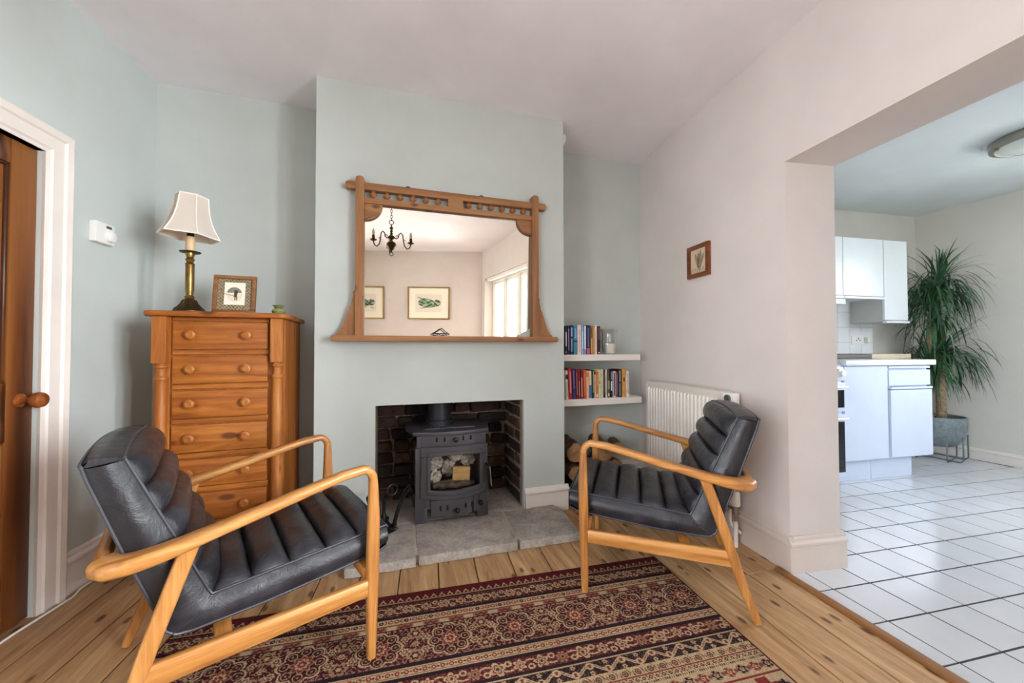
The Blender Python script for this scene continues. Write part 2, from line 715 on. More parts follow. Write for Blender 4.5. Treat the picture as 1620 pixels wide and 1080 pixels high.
# chimney breast with the fireplace opening
YR = 2.69                 # back of the recess
m = MB()
m.prism([(X1, yc(X1)), (FO1, yc(FO1)), (FO1 - 0.01, YB + 0.12), (X1, YB + 0.12)], 0, H)
m.prism([(FO2, yc(FO2)), (X2, yc(X2)), (X2, YB + 0.12), (FO2 + 0.016, YB + 0.12)], 0, H)
m.prism([(FO1, yc(FO1)), (FO2, yc(FO2)), (FO2, yc(FO2) + 0.11), (FO1, yc(FO1) + 0.11)], ZO, H)
m.prism([(FO1, yc(FO1) + 0.11), (FO2, yc(FO2) + 0.11), (FO2, YB + 0.12), (FO1, YB + 0.12)], 1.25, H)
struct(m.build('wall_chimney_breast', M_SAGE, smooth=False))
# the brick lining of the recess
lining = MB()
lining.box(FO1 - 0.04, FO2 + 0.05, YR, YR + 0.06, 0.0, 1.27)
lining.prism([(FO2 - 0.002, yc(FO2) + 0.03), (FO2 + 0.03, yc(FO2) + 0.03), (FO2 + 0.03, YR + 0.02), (FO2 - 0.012, YR + 0.02)], 0.046, 1.25)
lining.prism([(FO1 - 0.03, yc(FO1) + 0.03), (FO1 + 0.002, yc(FO1) + 0.03), (FO1 + 0.002, YR + 0.02), (FO1 - 0.03, YR + 0.02)], 0.046, 1.25)
lin_o = struct(lining.build('wall_fireplace', M_MORTAR, smooth=False))


def brick_mesh(w, h, d, seed):
    r = random.Random(seed)
    b = MB().box(-w / 2, w / 2, -d / 2, d / 2, -h / 2, h / 2)
    b.v = [(x + r.uniform(-.006, .006), y + r.uniform(-.003, .003), z + r.uniform(-.005, .005)) for x, y, z in b.v]
    return b.mesh('brick', 0.006, 1)


BR_S = [brick_mesh(0.205, 0.062, 0.06, i) for i in range(5)]
BR_H = [brick_mesh(0.098, 0.062, 0.06, 50 + i) for i in range(4)]
for bmesh_ in BR_S + BR_H:
    bmesh_.materials.append(M_BRICK)
rr = random.Random(3)
course = 0.079
for row in range(10):
    z = 0.046 + 0.04 + row * course
    x = FO1 - 0.02 + (0.0 if row % 2 else -0.09) + rr.uniform(-.02, .02)
    while x < FO2 + 0.02:
        hd = rr.random() < (0.35 if row % 2 else 0.5)
        w = 0.098 if hd else 0.205
        xc = x + w / 2
        if xc + w / 2 > FO2 + 0.04:
            w, hd = 0.098, True
            xc = x + w / 2
            if xc + w / 2 > FO2 + 0.06:
                break
        o = link('brick', rr.choice(BR_H if hd else BR_S), None, lin_o)
        o.location = (xc, YR - 0.018 + rr.uniform(-.006, .006), z + rr.uniform(-.004, .004))
        o.rotation_euler = (rr.uniform(-.04, .04), rr.uniform(-.03, .03), rr.uniform(-.03, .03))
        x += w + 0.014
    y = YR - 0.03
    for w, pool in (((0.205, BR_S), (0.098, BR_H)) if row % 2 else ((0.098, BR_H), (0.205, BR_S))):
        o = link('brick', rr.choice(pool), None, lin_o)
        o.location = (FO2 + 0.016 + rr.uniform(-.004, .004), y - w / 2, z + rr.uniform(-.004, .004))
        o.rotation_euler = (0, 0, PI / 2 + rr.uniform(-.03, .03))
        y -= w + 0.013

# ceilings
m = MB()
m.prism([(-2.1, -3.2), (2.3, -3.2), (2.3, 2.95), (-2.1, 2.95)], H, H + 0.08)
struct(m.build('ceiling', M_CEIL, smooth=False))
KA = -0.0859
KX, KY, HK = 5.25, 2.524, 2.431
m = MB()
m.prism([rwo(2.95), rwo(0.1), (5.6, -0.15), (5.6, 3.0)], HK, HK + 0.06)
struct(m.build('ceiling_kitchen', M_KCEIL, smooth=False))


def kp(x, y):   # kitchen local frame -> world (x along the units to the right, y into the back wall)
    c, s = math.cos(KA), math.sin(KA)
    return (KX + x * c - y * s, KY + x * s + y * c)


m = MB()
m.prism([kp(-3.6, 0), kp(0.1, 0), kp(0.1, 0.12), kp(-3.6, 0.12)], 0, HK + 0.06)
struct(m.build('wall_kitchen_back', M_KIT, smooth=False))
sx_ = lambda y: 5.25 - 0.0035 * (2.65 - y)
def side_piece(m, y0, y1, z0, z1):
    m.prism([(sx_(y0), y0), (sx_(y1), y1), (5.4, y1), (5.4, y0)], z0, z1)


KW0, KW1 = 1.30, 0.05        # kitchen window in the side wall, out of frame
m = MB()
side_piece(m, 2.65, KW0, 0, HK + 0.06)
side_piece(m, KW1, -0.3, 0, HK + 0.06)
side_piece(m, KW0, KW1, 0, 0.9)
side_piece(m, KW0, KW1, 2.15, HK + 0.06)
struct(m.build('wall_kitchen_side', M_KIT, smooth=False))
ky0, ky1 = 0.02, -0.18
m = MB()
m.prism([rwo(ky0), (4.05, ky0), (4.05, ky1), rwo(ky1)], 0, HK + 0.06)
m.box(4.95, 5.4, ky1, ky0, 0, HK + 0.06)
m.box(4.05, 4.95, ky1, ky0, 0, 0.95)
m.box(4.05, 4.95, ky1, ky0, 2.15, HK + 0.06)
struct(m.build('wall_kitchen_near', M_KIT, smooth=False))


def window(name, origin, rz, width, z0, z1, mullions, sill=True):
    """frame in local x 0..width, y = depth."""
    w = bpy.data.objects.new(name, None)
    COL.objects.link(w)
    w.location = (origin[0], origin[1], 0)
    w.rotation_euler = (0, 0, rz)
    struct(w)
    f = MB()
    t, d = 0.06, 0.07
    f.box(0, width, 0, d, z1 - t, z1)
    f.box(0, width, 0, d, z0, z0 + t)
    f.box(0, t, 0, d, z0, z1)
    f.box(width - t, width, 0, d, z0, z1)
    xs = [0] + [width * q for q in mullions] + [width]
    for x in xs[1:-1]:
        f.box(x - t / 2, x + t / 2, 0, d, z0, z1)
    f.build('window_frame', M_UPVC, w, 0.004)
    for i in range(len(xs) - 1):
        p = MB().box(xs[i] + 0.02, xs[i + 1] - 0.02, 0.03, 0.036, z0 + 0.02, z1 - 0.02)
        p.build('pane', M_PANE, w, smooth=False)
        s = MB()
        a0, a1 = xs[i] + t * 0.7, xs[i + 1] - t * 0.7
        for bx in ((a0, a1, z1 - t - 0.05, z1 - t), (a0, a1, z0 + t, z0 + t + 0.05), (a0, a0 + 0.05, z0 + t, z1 - t), (a1 - 0.05, a1, z0 + t, z1 - t)):
            s.box(bx[0], bx[1], 0.01, 0.06, bx[2], bx[3])
        s.build('sash', M_UPVC, w, 0.003)
    return w


ang_r = math.atan2(-1, -SR)
window('window_1', rw(WY0, 0.14), ang_r, (WY0 - WY1) * 1.0045, 0.0, WZ, (0.34, 0.67))
window('window_2', (5.29, KW0), -PI / 2, KW0 - KW1, 0.9, 2.15, (0.5,))
window('window_added_left', lw(LY1, -0.095), math.atan2(1, SL), (LY0 - LY1) * 1.005, 0.12, 2.1, (0.33, 0.67))  # unseen, added so side light reaches the right wall
window('window_added_kitchen', (4.05, ky0 - 0.13), 0, 0.9, 0.95, 2.15, ())  # unseen, added to brighten the kitchen back wall
# blind rail along the head of the garden door
m = MB()
m.box(0.02, 1.66, -0.02, 0.03, WZ - 0.05, WZ)
o = m.build('trim_1', M_UPVC, None, 0.004)
o.location = (*rw(WY0, 0.05), 0)
o.rotation_euler = (0, 0, ang_r)
struct(o)

# outdoors beyond the garden door: paving, wall, shrub
m = MB()
m.prism([rwo(-0.2), rwo(-3.4), (9, -6.5), (9, -0.2)], -0.12, -0.04)
struct(m.build('ground_patio', stone('paving', (150, 145, 136), (176, 170, 160), (196, 190, 180), 3), smooth=False))
gw = MB()
gw.prism([(2.0, -5.0), (8.5, -5.4), (8.5, -5.2), (2.0, -4.8)], -0.1, 1.75)
struct(gw.build('wall_garden', plain('render_white', 'd8d4cb', 0.9, var=0.06), smooth=False))
sh = MB()
r_ = random.Random(5)
for i in range(420):
    cx, cy, cz = r_.gauss(4.0, .45), r_.gauss(-3.9, .35), abs(r_.gauss(1.6, .55)) + .1
    a, b = r_.uniform(0, 6.28), r_.uniform(-.8, .8)
    d = Vector((math.cos(a) * math.cos(b), math.sin(a) * math.cos(b), math.sin(b))) * 0.11
    e = d.cross(Vector((0.3, 0.2, 1))).normalized() * 0.04
    c = Vector((cx, cy, cz))
    sh.add([c - d, c + e, c + d, c - e], [(0, 1, 2, 3)])
shrub = thing('garden_shrub', 'leafy green shrub outside the garden door, seen in the mirror', 'shrub', (4.0, -3.9, -0.04))
sh.xform(Matrix.Translation((-4.0, 3.9, 0.04)))
o = sh.build('leaves', plain('shrub_leaf', '6f9a3c', 0.6, var=0.25, scale=9), shrub, fix=False)
o['kind'] = 'stuff'
MB().tube([(0, 0, 0), (0.05, 0, 0.6), (0.0, 0.03, 1.5)], [0.05, 0.04, 0.02]).build('trunk', plain('shrub_bark', '5c4a38', 0.9), shrub)

# ------------------------------------------------------------------ floors
floor_root = struct(MB().prism([(-2.1, -3.1), rwo(-3.1), rwo(2.95), (-2.1, 2.95)], -0.06, -0.028).build('floor', M_DARK, smooth=False))
pw, gap = 0.1765, 0.004
FS = 0.09   # boards run parallel to the side walls
edges_w = [0.044 + pw * k for k in range(-10, 10)]
for k in range(len(edges_w) - 1):
    w0, w1 = edges_w[k] + gap / 2, edges_w[k + 1] - gap / 2
    if w0 > 1.60:
        break
    cuts = [-3.0, random.uniform(-1.4, -0.2), 2.75]
    ends = [w1, w1]
    if w1 > 1.607:
        cuts = [-3.0, 1.37, 2.75]
        ends = [1.607, 1.70]
    for j in range(2):
        w1 = ends[j]
        y0, y1 = cuts[j] + 0.002, cuts[j + 1]
        p = MB().box(w0 - (w0 + w1) / 2, w1 - (w0 + w1) / 2, y0 - (y0 + y1) / 2, y1 - (y0 + y1) / 2, -0.028, 0)
        ym, wm = (y0 + y1) / 2, (w0 + w1) / 2
        p.v = [(x + FS * y, y, z) for x, y, z in p.v]
        o = p.build('floorboard', M_BOARD, floor_root, 0.0025, 1)
        o.location = (wm + FS * ym, ym, 0)
# threshold plank between boards and tiles
m = MB()
m.prism([(1.610 + FS * 1.365, 1.365), (1.640 + FS * 1.365, 1.372), (1.664 + FS * 0.2, 0.2), (1.610 + FS * 0.2, 0.2)], -0.028, 0.010)
struct(m.build('trim_threshold', wood('threshold_pine', '6d451f', '936234', 'b07e4c', axis='Y', freq=12, stretch=0.05, rough=0.5, knots=0.12, bump=0.1), None, 0.004))

kf = MB().prism([(1.652 + FS * 1.29, 1.36), (1.66 + FS * 0.2, 0.2), rwo(-0.1), (5.4, -0.1), (5.4, 2.75), rwo(2.95), rwo(1.2)], -0.05, -0.003)
kfloor = struct(kf.build('floor_kitchen', plain('grout', '3c3844', 0.85), smooth=False))
M_TILE = plain('white_floor_tile', 'd9dbdf', 0.14, var=0.02, scale=4)
TW, TD = 0.2067, 0.1989
e1 = Vector((math.cos(-0.0859), math.sin(-0.0859), 0))
e2 = Vector((math.sin(-0.0711), -math.cos(-0.0711), 0))
T0 = Vector((1.8506, 1.3759, 0))
g = 0.0038
full = MB().prism([tuple((e1 * (TW * a) + e2 * (TD * b)).xy) for a, b in ((g / TW, g / TD), (1 - g / TW, g / TD), (1 - g / TW, 1 - g / TD), (g / TW, 1 - g / TD))], -0.003, 0.0)
full_me = full.mesh('floor_tile', 0.0012, 1)
full_me.materials.append(M_TILE)


def clip(poly, a, b, c):     # keep a*x+b*y+c >= 0
    out = []
    for i in range(len(poly)):
        p, q = poly[i], poly[(i + 1) % len(poly)]
        dp, dq = a * p[0] + b * p[1] + c, a * q[0] + b * q[1] + c
        if dp >= 0:
            out.append(p)
        if (dp >= 0) != (dq >= 0):
            s = dp / (dp - dq)
            out.append((p[0] + s * (q[0] - p[0]), p[1] + s * (q[1] - p[1])))
    return out


cnt = 0
for i in range(-1, 17):
    for j in range(-8, 6):
        o0 = T0 + e1 * (TW * i) + e2 * (TD * j)
        c = o0 + e1 * TW / 2 + e2 * TD / 2
        if c.x > 5.3 or c.y > 2.7 or c.y < 0.05:
            continue
        if c.y > 1.4 and c.x < J1[0] - 0.15:
            continue
        # edge against threshold
        lim = lambda p: p[0] - (1.646 + FS * p[1])
        cs = [tuple((o0 + e1 * (TW * a) + e2 * (TD * b)).xy) for a, b in ((g / TW, g / TD), (1 - g / TW, g / TD), (1 - g / TW, 1 - g / TD), (g / TW, 1 - g / TD))]
        if min(lim(p) for p in cs) >= 0:
            o = link('floor_tile', full_me, None, kfloor)
            o.location = o0
            cnt += 1
        else:
            q = clip(cs, 1.0, -FS, -1.646)
            if len(q) >= 3:
                MB().prism(q, -0.003, 0.0).build('floor_tile', M_TILE, kfloor, smooth=False)
                cnt += 1

# ------------------------------------------------------------------ skirting boards and door casing
SK = [(0, 0), (0.018, 0), (0.018, 0.120), (0.024, 0.126), (0.024, 0.136), (0.012, 0.146), (0.012, 0.156), (0.006, 0.166), (0, 0.166)]


def skirting(name, p, q, normal, mat, zb=0.0, hh=1.0):
    """profile swept from p to q; normal points into the room."""
    n = Vector((normal[0], normal[1], 0)).normalized()
    m = MB()
    k = len(SK)
    vs = []
    for P in (p, q):
        for d, z in SK:
            vs.append((P[0] + n.x * d, P[1] + n.y * d, zb + z * hh))
    fs = [tuple(range(k)), tuple(range(2 * k - 1, k - 1, -1))] + [(i, (i + 1) % k, k + (i + 1) % k, k + i) for i in range(k)]
    m.add(vs, fs)
    return struct(m.build(name, mat, ang=25))


skirting('baseboard_left', lw(2.626), lw(2.115), (1, -0.1), M_TRIM, 0, 1.08)
skirting('baseboard_alcove_left', (-1.28, YB), (X1, YB), (0, -1), M_TRIM)
skirting('baseboard_alcove_right', (X2, YB), (1.905, YB), (0, -1), M_TRIM)
skirting('baseboard_right', rw(2.626), (J0[0], J0[1] - 0.018), (-1, 0.095), M_TRIMG)
skirting('baseboard_jamb', (J0[0] - 0.02, J0[1]), (J1[0] + 0.02, J1[1]), (-0.143, -0.99), M_TRIMG)
skirting('baseboard_breast_left', (X1 - 0.02, yc(X1)), (FO1 - 0.02, yc(FO1)), (0, -1), M_TRIM, 0.0)
# the short piece right of the fire, scribed over the hearth
m = MB()
for x0, x1, zb in ((FO2 + 0.005, 0.985, 0.047), (0.985, X2 + 0.022, 0.0)):
    m.prism_y([(x0, zb), (x1, zb), (x1, 0.128), (x0, 0.128)], yc(0.9) - 0.018, yc(0.9))
m.prism_x([(yc(0.9), 0.128), (yc(0.9) - 0.018, 0.128), (yc(0.9) - 0.026, 0.134), (yc(0.9) - 0.026, 0.144), (yc(0.9) - 0.012, 0.154), (yc(0.9) - 0.006, 0.168), (yc(0.9), 0.168)], FO2 + 0.005, X2 + 0.026)
m.prism_y([(FO2 + 0.005, 0.047), (FO2 + 0.035, 0.047), (FO2 + 0.035, 0.13), (FO2 + 0.005, 0.13)], yc(0.9) - 0.026, yc(0.9) - 0.01)
m.box(X2, X2 + 0.018, yc(0.9), 2.62, 0, 0.15)
struct(m.build('baseboard_breast_right', M_TRIM, None, 0.002, 1))
o = skirting('baseboard_kitchen', kp(0, 0), (5.245, -0.1), (-1, 0), M_TRIM, 0, 0.65)

# door in the left wall
DA = math.atan2(-0.9948, -0.1016)
door = bpy.data.objects.new('door_1', None)
COL.objects.link(door)
door.location = (*lw(DY0), 0)
door.rotation_euler = (0, 0, DA)
struct(door)
DW = (DY0 - DY1) * 1.005
yF = -0.012      # face of the leaf, local y points into the room


def dbox(n, x0, x1, z0, z1, y1, mat, bev=0.003, y0=-0.05):
    return MB().box(x0, x1, y0, y1, z0, z1).build(n, mat, door, bev)


dbox('stile', 0.003, 0.098, 0.006, DZ - 0.004, yF, M_DOOR)
dbox('stile', DW - 0.098, DW - 0.003, 0.006, DZ - 0.004, yF, M_DOOR)
dbox('stile', DW / 2 - 0.05, DW / 2 + 0.05, 0.2, DZ - 0.1, yF, M_DOOR)
for z0, z1 in ((0.006, 0.235), (0.705, 0.925), (DZ - 0.098, DZ - 0.004)):
    dbox('rail', 0.098, DW - 0.098, z0, z1, yF - 0.001, M_DOORX)
for z0, z1 in ((0.235, 0.705), (0.925, DZ - 0.098)):
    for x0, x1 in ((0.098, DW / 2 - 0.05), (DW / 2 + 0.05, DW - 0.098)):
        p = MB().box(x0, x1, -0.045, yF - 0.014, z0, z1)
        p.build('panel', M_DOOR, door)
        mo = MB()
        for (bx0, bx1, bz0, bz1) in ((x0, x0 + .012, z0, z1), (x1 - .012, x1, z0, z1), (x0, x1, z0, z0 + .012), (x0, x1, z1 - .012, z1)):
            mo.box(bx0, bx1, -0.03, yF - 0.004, bz0, bz1)
        mo.build('panel_moulding', M_DOOR, door, 0.003, 1)
kn = MB().lathe([(0.026, -0.004), (0.026, 0.004), (0.013, 0.010), (0.011, 0.03), (0.016, 0.038), (0.028, 0.05), (0.031, 0.062), (0.027, 0.074), (0.014, 0.082), (0.0, 0.083)], 0.052, yF, 20, 'Y', 0.855)
kn.build('door_knob', wood('knob_wood', '5c2c10', '8a4a20', 'a8642f', axis='Y', freq=14, stretch=0.3, rough=0.28), door)
ar = MB()
ARP = [(0.0, 0.0), (0.0, 0.012), (0.014, 0.016), (0.020, 0.022), (0.066, 0.022), (0.072, 0.030), (0.094, 0.034), (0.102, 0.030), (0.102, 0.0)]
for base, d in (((0.0, 1),), ((DW, -1),)) and [((0.0), -1), (DW, 1)]:
    k = len(ARP)
    vs = []
    for top in (False, True):
        for a_, b_ in ARP:
            z = 0.0 if not top else DZ + a_
            vs.append((base + d * a_, b_, z))
    fs = [tuple(range(k)), tuple(range(2 * k - 1, k - 1, -1))] + [(i, (i + 1) % k, k + (i + 1) % k, k + i) for i in range(k)]
    ar.add(vs, fs)
k = len(ARP)
vs = [(-a_, b_, DZ + a_) for a_, b_ in ARP] + [(DW + a_, b_, DZ + a_) for a_, b_ in ARP]
fs = [tuple(range(k)), tuple(range(2 * k - 1, k - 1, -1))] + [(i, (i + 1) % k, k + (i + 1) % k, k + i) for i in range(k)]
ar.add(vs, fs)
ar.box(-0.02, 0.0, -0.1, 0.01, 0, DZ)
ar.box(DW, DW + 0.02, -0.1, 0.01, 0, DZ)
ar.box(-0.02, DW + 0.02, -0.1, 0.01, DZ, DZ + 0.02)
ar.build('architrave', M_TRIM, door, ang=25)
MB().box(-0.05, DW + 0.05, -0.13, -0.12, 0, DZ + 0.05).build('door_backing', M_DARK, door, smooth=False)

# ------------------------------------------------------------------ hearth
hr = struct(MB().prism([(-0.17, 1.93), (0.95, 1.92), (0.97, 2.2), (0.78, YR), (FO1, YR), (FO1, 2.29), (-0.18, 2.28)], 0.001, 0.0425).build('hearth', stone('hearth_mortar', (176, 165, 152), (200, 190, 176), (216, 206, 194), 14), smooth=False))


def slab(poly, z1=0.046, seed=0):
    r = random.Random(seed)
    P = []
    n = len(poly)
    for i in range(n):
        p, q = poly[i], poly[(i + 1) % n]
        k = max(2, int(math.hypot(q[0] - p[0], q[1] - p[1]) / 0.05))
        for j in range(k):
            s = j / k
            P.append((p[0] + s * (q[0] - p[0]) + r.uniform(-.004, .004), p[1] + s * (q[1] - p[1]) + r.uniform(-.004, .004)))
    MB().prism(P, 0.002, z1).build('hearth_slab', M_SLAB, hr, 0.004, 2)


slab([(-0.205, 1.890), (0.107, 1.897), (0.112, 2.276), (-0.205, 2.276)], 0.046, 1)
slab([(0.120, 1.897), (0.626, 1.890), (0.638, 2.276), (0.126, 2.278)], 0.047, 2)
slab([(0.638, 1.890), (0.978, 1.884), (1.012, 2.19), (0.98, 2.262), (0.652, 2.262)], 0.046, 3)
slab([(-0.09, 2.294), (0.335, 2.292), (0.335, YR - 0.012), (-0.09, YR - 0.012)], 0.044, 4)
slab([(0.35, 2.292), (0.785, 2.280), (0.775, YR - 0.012), (0.35, YR - 0.012)], 0.045, 5)

# ------------------------------------------------------------------ wood stove
st = thing('wood_stove', 'black cast-iron wood-burning stove with glass door in the brick fireplace', 'stove', (0.337, 2.25, 0.047))


def bow(x, w, d):     # forward bulge of the front, local y negative = towards the room
    return -d * (1 - (2 * x / w) ** 2)


SW = 0.41
m = MB()
outer = [(-0.205, 0.02), (-0.205, 0.28), (-0.15, 0.33), (0.15, 0.33), (0.205, 0.28), (0.205, 0.02)]
front = [(0.205 - 0.41 * i / 12, bow(0.205 - 0.41 * i / 12, SW, 0.028) + 0.012) for i in range(13)]
# hollow body: back, sides, top band, bottom band
m.prism([(-0.205, 0.012), (-0.175, 0.004), (-0.175, 0.29), (-0.205, 0.28)], 0.075, 0.49)
m.prism([(0.205, 0.012), (0.175, 0.004), (0.175, 0.29), (0.205, 0.28)], 0.075, 0.49)
m.box(-0.19, 0.19, 0.285, 0.31, 0.075, 0.49)
m.prism(front + [(-0.205, 0.30), (0.205, 0.30)], 0.425, 0.495)
m.prism(front + [(-0.205, 0.30), (0.205, 0.30)], 0.075, 0.155)
m.build('firebox', M_IRON, st, 0.004, 1)
for sx in (-1, 1):
    for y0, y1 in ((-0.004, 0.05), (0.24, 0.29)):
        l = MB().prism([(sx * 0.215, y0), (sx * 0.145, y0 - 0.006), (sx * 0.145, y1), (sx * 0.215, y1)], 0, 0.085)
        if y0 < 0:
            l.prism([(sx * 0.213, -0.004), (sx * 0.158, -0.010), (sx * 0.158, 0.03), (sx * 0.213, 0.03)], 0.0, 0.43)
        l.build('leg', M_IRON, st, 0.006)
top = [(0.225 - 0.45 * i / 14, bow(0.225 - 0.45 * i / 14, 0.45, 0.045) + 0.03) for i in range(15)]
m = MB().prism(top + [(-0.262, 0.20), (-0.25, 0.375), (0.235, 0.375), (0.262, 0.20)], 0.495, 0.517)
m.prism([(-0.15, 0.08), (0.15, 0.08), (0.15, 0.34), (-0.15, 0.34)], 0.517, 0.523)
m.build('top_plate', M_IRON, st, 0.005)
# door: a frame around an opening, bowed
NB = 16


def bowed_rect_ring(x0, x1, z0f, z1f, ix0, ix1, iz0f, iz1f, yf, yb_):
    """frame between outer and inner outline, front face bowed"""
    m = MB()
    for (a0, a1, f0, f1) in ((x0, x1, z0f, iz0f), (x0, x1, iz1f, z1f)):
        for i in range(NB):
            u0, u1 = a0 + (a1 - a0) * i / NB, a0 + (a1 - a0) * (i + 1) / NB
            vs = []
            for u in (u0, u1):
                y = bow(u, SW, 0.030)
                for z in (f0(u), f1(u)):
                    vs += [(u, y + yf, z), (u, y + yb_, z)]
            m.add(vs, [(0, 4, 6, 2), (1, 3, 7, 5), (2, 6, 7, 3), (0, 1, 5, 4)] + ([(0, 2, 3, 1)] if i == 0 else []) + ([(4, 5, 7, 6)] if i == NB - 1 else []))
    for (a0, a1) in ((x0, ix0), (ix1, x1)):
        for i in range(3):
            u0, u1 = a0 + (a1 - a0) * i / 3, a0 + (a1 - a0) * (i + 1) / 3
            vs = []
            for u in (u0, u1):
                y = bow(u, SW, 0.030)
                for z in (iz0f(u), iz1f(u)):
                    vs += [(u, y + yf, z), (u, y + yb_, z)]
            m.add(vs, [(0, 4, 6, 2), (1, 3, 7, 5)] + ([(0, 2, 3, 1)] if i == 0 else []) + ([(4, 5, 7, 6)] if i == 2 else []))
    return m


d_lo = lambda u: 0.150 - 0.016 * (1 - (2 * u / 0.38) ** 2)
d_hi = lambda u: 0.437
w_lo = lambda u: 0.198 - 0.014 * (1 - (2 * u / 0.30) ** 2)
w_hi = lambda u: 0.384 + 0.006 * (1 - (2 * u / 0.30) ** 2)
dm = bowed_rect_ring(-0.185, 0.198, d_lo, d_hi, -0.130, 0.158, w_lo, w_hi, -0.018, 0.0)
sdoor = dm.build('door', M_IRON, st, 0.003, 1)
dm2 = bowed_rect_ring(-0.150, 0.176, lambda u: w_lo(u) - 0.022, lambda u: w_hi(u) + 0.022, -0.130, 0.158, w_lo, w_hi, -0.027, -0.016)
dm2.build('door_moulding', M_IRON, sdoor, 0.003, 1)
gm = MB()
P = []
for j in range(2):
    row = []
    for i in range(NB + 1):
        u = -0.135 + 0.298 * i / NB
        row.append((u, bow(u, SW, 0.030) - 0.008, (w_lo(u) - 0.006) if j == 0 else (w_hi(u) + 0.006)))
    P.append(row)
gm.grid(P)
gm.build('glass', pane_mat('stove_glass', (0.86, 0.84, 0.80, 1), 0.10), sdoor)
# vents above the door and on the ash door
for x in (-0.092, -0.048, 0.062, 0.108):
    vm = MB().box(x - 0.005, x + 0.005, bow(x, SW, 0.028) + 0.009, bow(x, SW, 0.028) + 0.020, 0.462, 0.488)
    vm.build('vent_slot', M_DARK, st, smooth=False)
KN = [(0.007, 0), (0.007, -0.014), (0.013, -0.018), (0.015, -0.026), (0.012, -0.034), (0.0, -0.037)]
MB().lathe(KN, 0.014, bow(0.014, SW, 0.028) + 0.012, 16, 'Y', 0.473).build('vent_knob', M_BLACK, st)
m = MB()
for i in range(NB):
    u0, u1 = -0.125 + 0.235 * i / NB, -0.125 + 0.235 * (i + 1) / NB
    m.prism([(u0, bow(u0, SW, 0.028) - 0.006), (u1, bow(u1, SW, 0.028) - 0.006), (u1, 0.02), (u0, 0.02)], 0.040, 0.132)
ash = m.build('ash_door', M_IRON, st)
for x in (-0.072, -0.033, 0.074, 0.112):
    y = bow(x, SW, 0.028) - 0.0075
    vm = MB().box(x - 0.006, x + 0.006, y, y + 0.01, 0.072, 0.100)
    vm.build('vent_slot', M_DARK, ash, smooth=False)
MB().lathe(KN, 0.022, bow(0.022, SW, 0.028) - 0.006, 16, 'Y', 0.072).build('vent_knob', M_BLACK, ash)
MB().prism([(0.125, -0.012), (0.198, 0.0), (0.198, 0.02), (0.125, 0.02)], 0.035, 0.140).build('side_panel', M_IRON, st, 0.003)
MB().lathe(KN, 0.165, -0.006, 14, 'Y', 0.09).build('side_knob', M_BLACK, st)
MB().sweep([(0.198, -0.02, 0.315), (0.203, -0.045, 0.305), (0.206, -0.050, 0.25), (0.210, -0.046, 0.20)], [0.012, 0.016, 0.018, 0.012], [0.012, 0.014, 0.014, 0.012], (1, 0, 0)).build('door_handle', M_BLACK, sdoor)
MB().tube([(0.214, -0.052, 0.305), (0.218, -0.056, 0.25), (0.224, -0.05, 0.19)], 0.0035, 8).build('handle_rod', M_STEEL, sdoor)
fl = MB().lathe([(0.088, 0.52), (0.088, 0.555), (0.076, 0.558), (0.076, 1.2)], -0.055, 0.21, 28)
fl.build('flue_pipe', plain('flue_blue_black', '26282f', 0.45, 0.3), st)
MB().box(-0.165, 0.165, 0.02, 0.26, 0.155, 0.170).build('grate', M_BLACK, st, smooth=False)

# what lies in the stove
M_NEWS = plain('newsprint', 'eee6d6', 0.85, var=0.25, scale=28)


def crumple(seed, r, sq=(1, 1, 1)):
    rg = random.Random(seed)
    bm = bmesh.new()
    bmesh.ops.create_icosphere(bm, subdivisions=3, radius=r)
    for v in bm.verts:
        k = rg.uniform(0.62, 1.12)
        v.co = Vector((v.co.x * k * sq[0], v.co.y * k * sq[1], v.co.z * k * sq[2]))
    me = bpy.data.meshes.new('newspaper_ball')
    bm.to_mesh(me)
    bm.free()
    return me


SX, SY, SZ = 0.337, 2.25, 0.047
for i, (x, y, z, r, lab) in enumerate((
        (-0.092, 0.13, 0.345, 0.055, 'upper left crumpled newspaper ball behind the stove glass'),
        (-0.098, 0.10, 0.262, 0.045, 'lower left crumpled newspaper ball in the stove'),
        (-0.005, 0.17, 0.288, 0.050, 'middle crumpled newspaper ball against the firebox back'),
        (0.038, 0.15, 0.378, 0.050, 'top crumpled newspaper ball above the kindling block'),
        (0.118, 0.16, 0.340, 0.048, 'rightmost crumpled newspaper ball behind the kindling block'))):
    o = link('newspaper_ball', crumple(20 + i, r), M_NEWS)
    o.location = (SX + x, SY + y, SZ + z - 0.035)
    tag(o, lab, 'newspaper', 'crumpled newspaper in the stove')
o = MB().box(-0.052, 0.052, -0.016, 0.016, 0, 0.080).build('kindling_block', wood('kindling', 'c89b5c', 'dcb478', 'e9c890', axis='X', freq=40, stretch=0.15, rough=0.7), None, 0.003)
o.location = (SX + 0.060, SY + 0.055, SZ + 0.208)
o.rotation_euler = (-0.1, 0.06, -0.1)
tag(o, 'pale square kindling block leaning on newspaper behind the stove glass', 'wood block')
lg = MB()
path = [(-0.125 + 0.028 * i, 0.0 + 0.006 * math.sin(i), 0.004 * math.sin(2.1 * i)) for i in range(10)]
lg.tube(path, [0.012] + [0.019 + 0.003 * math.sin(i * 2.3) for i in range(8)] + [0.011], 9)
lg.tube([(-0.12, 0.03, 0.004), (0.0, 0.036, 0.008), (0.10, 0.028, 0.004)], [0.010, 0.017, 0.012], 8)
o = lg.build('charred_log', plain('charred_wood', '5c5145', 0.9, var=0.4, scale=25, bump=0.6, bscale=60))
o.location = (SX + 0.015, SY + 0.04, SZ + 0.190)
tag(o, 'charred grey log lying along the stove grate', 'log')

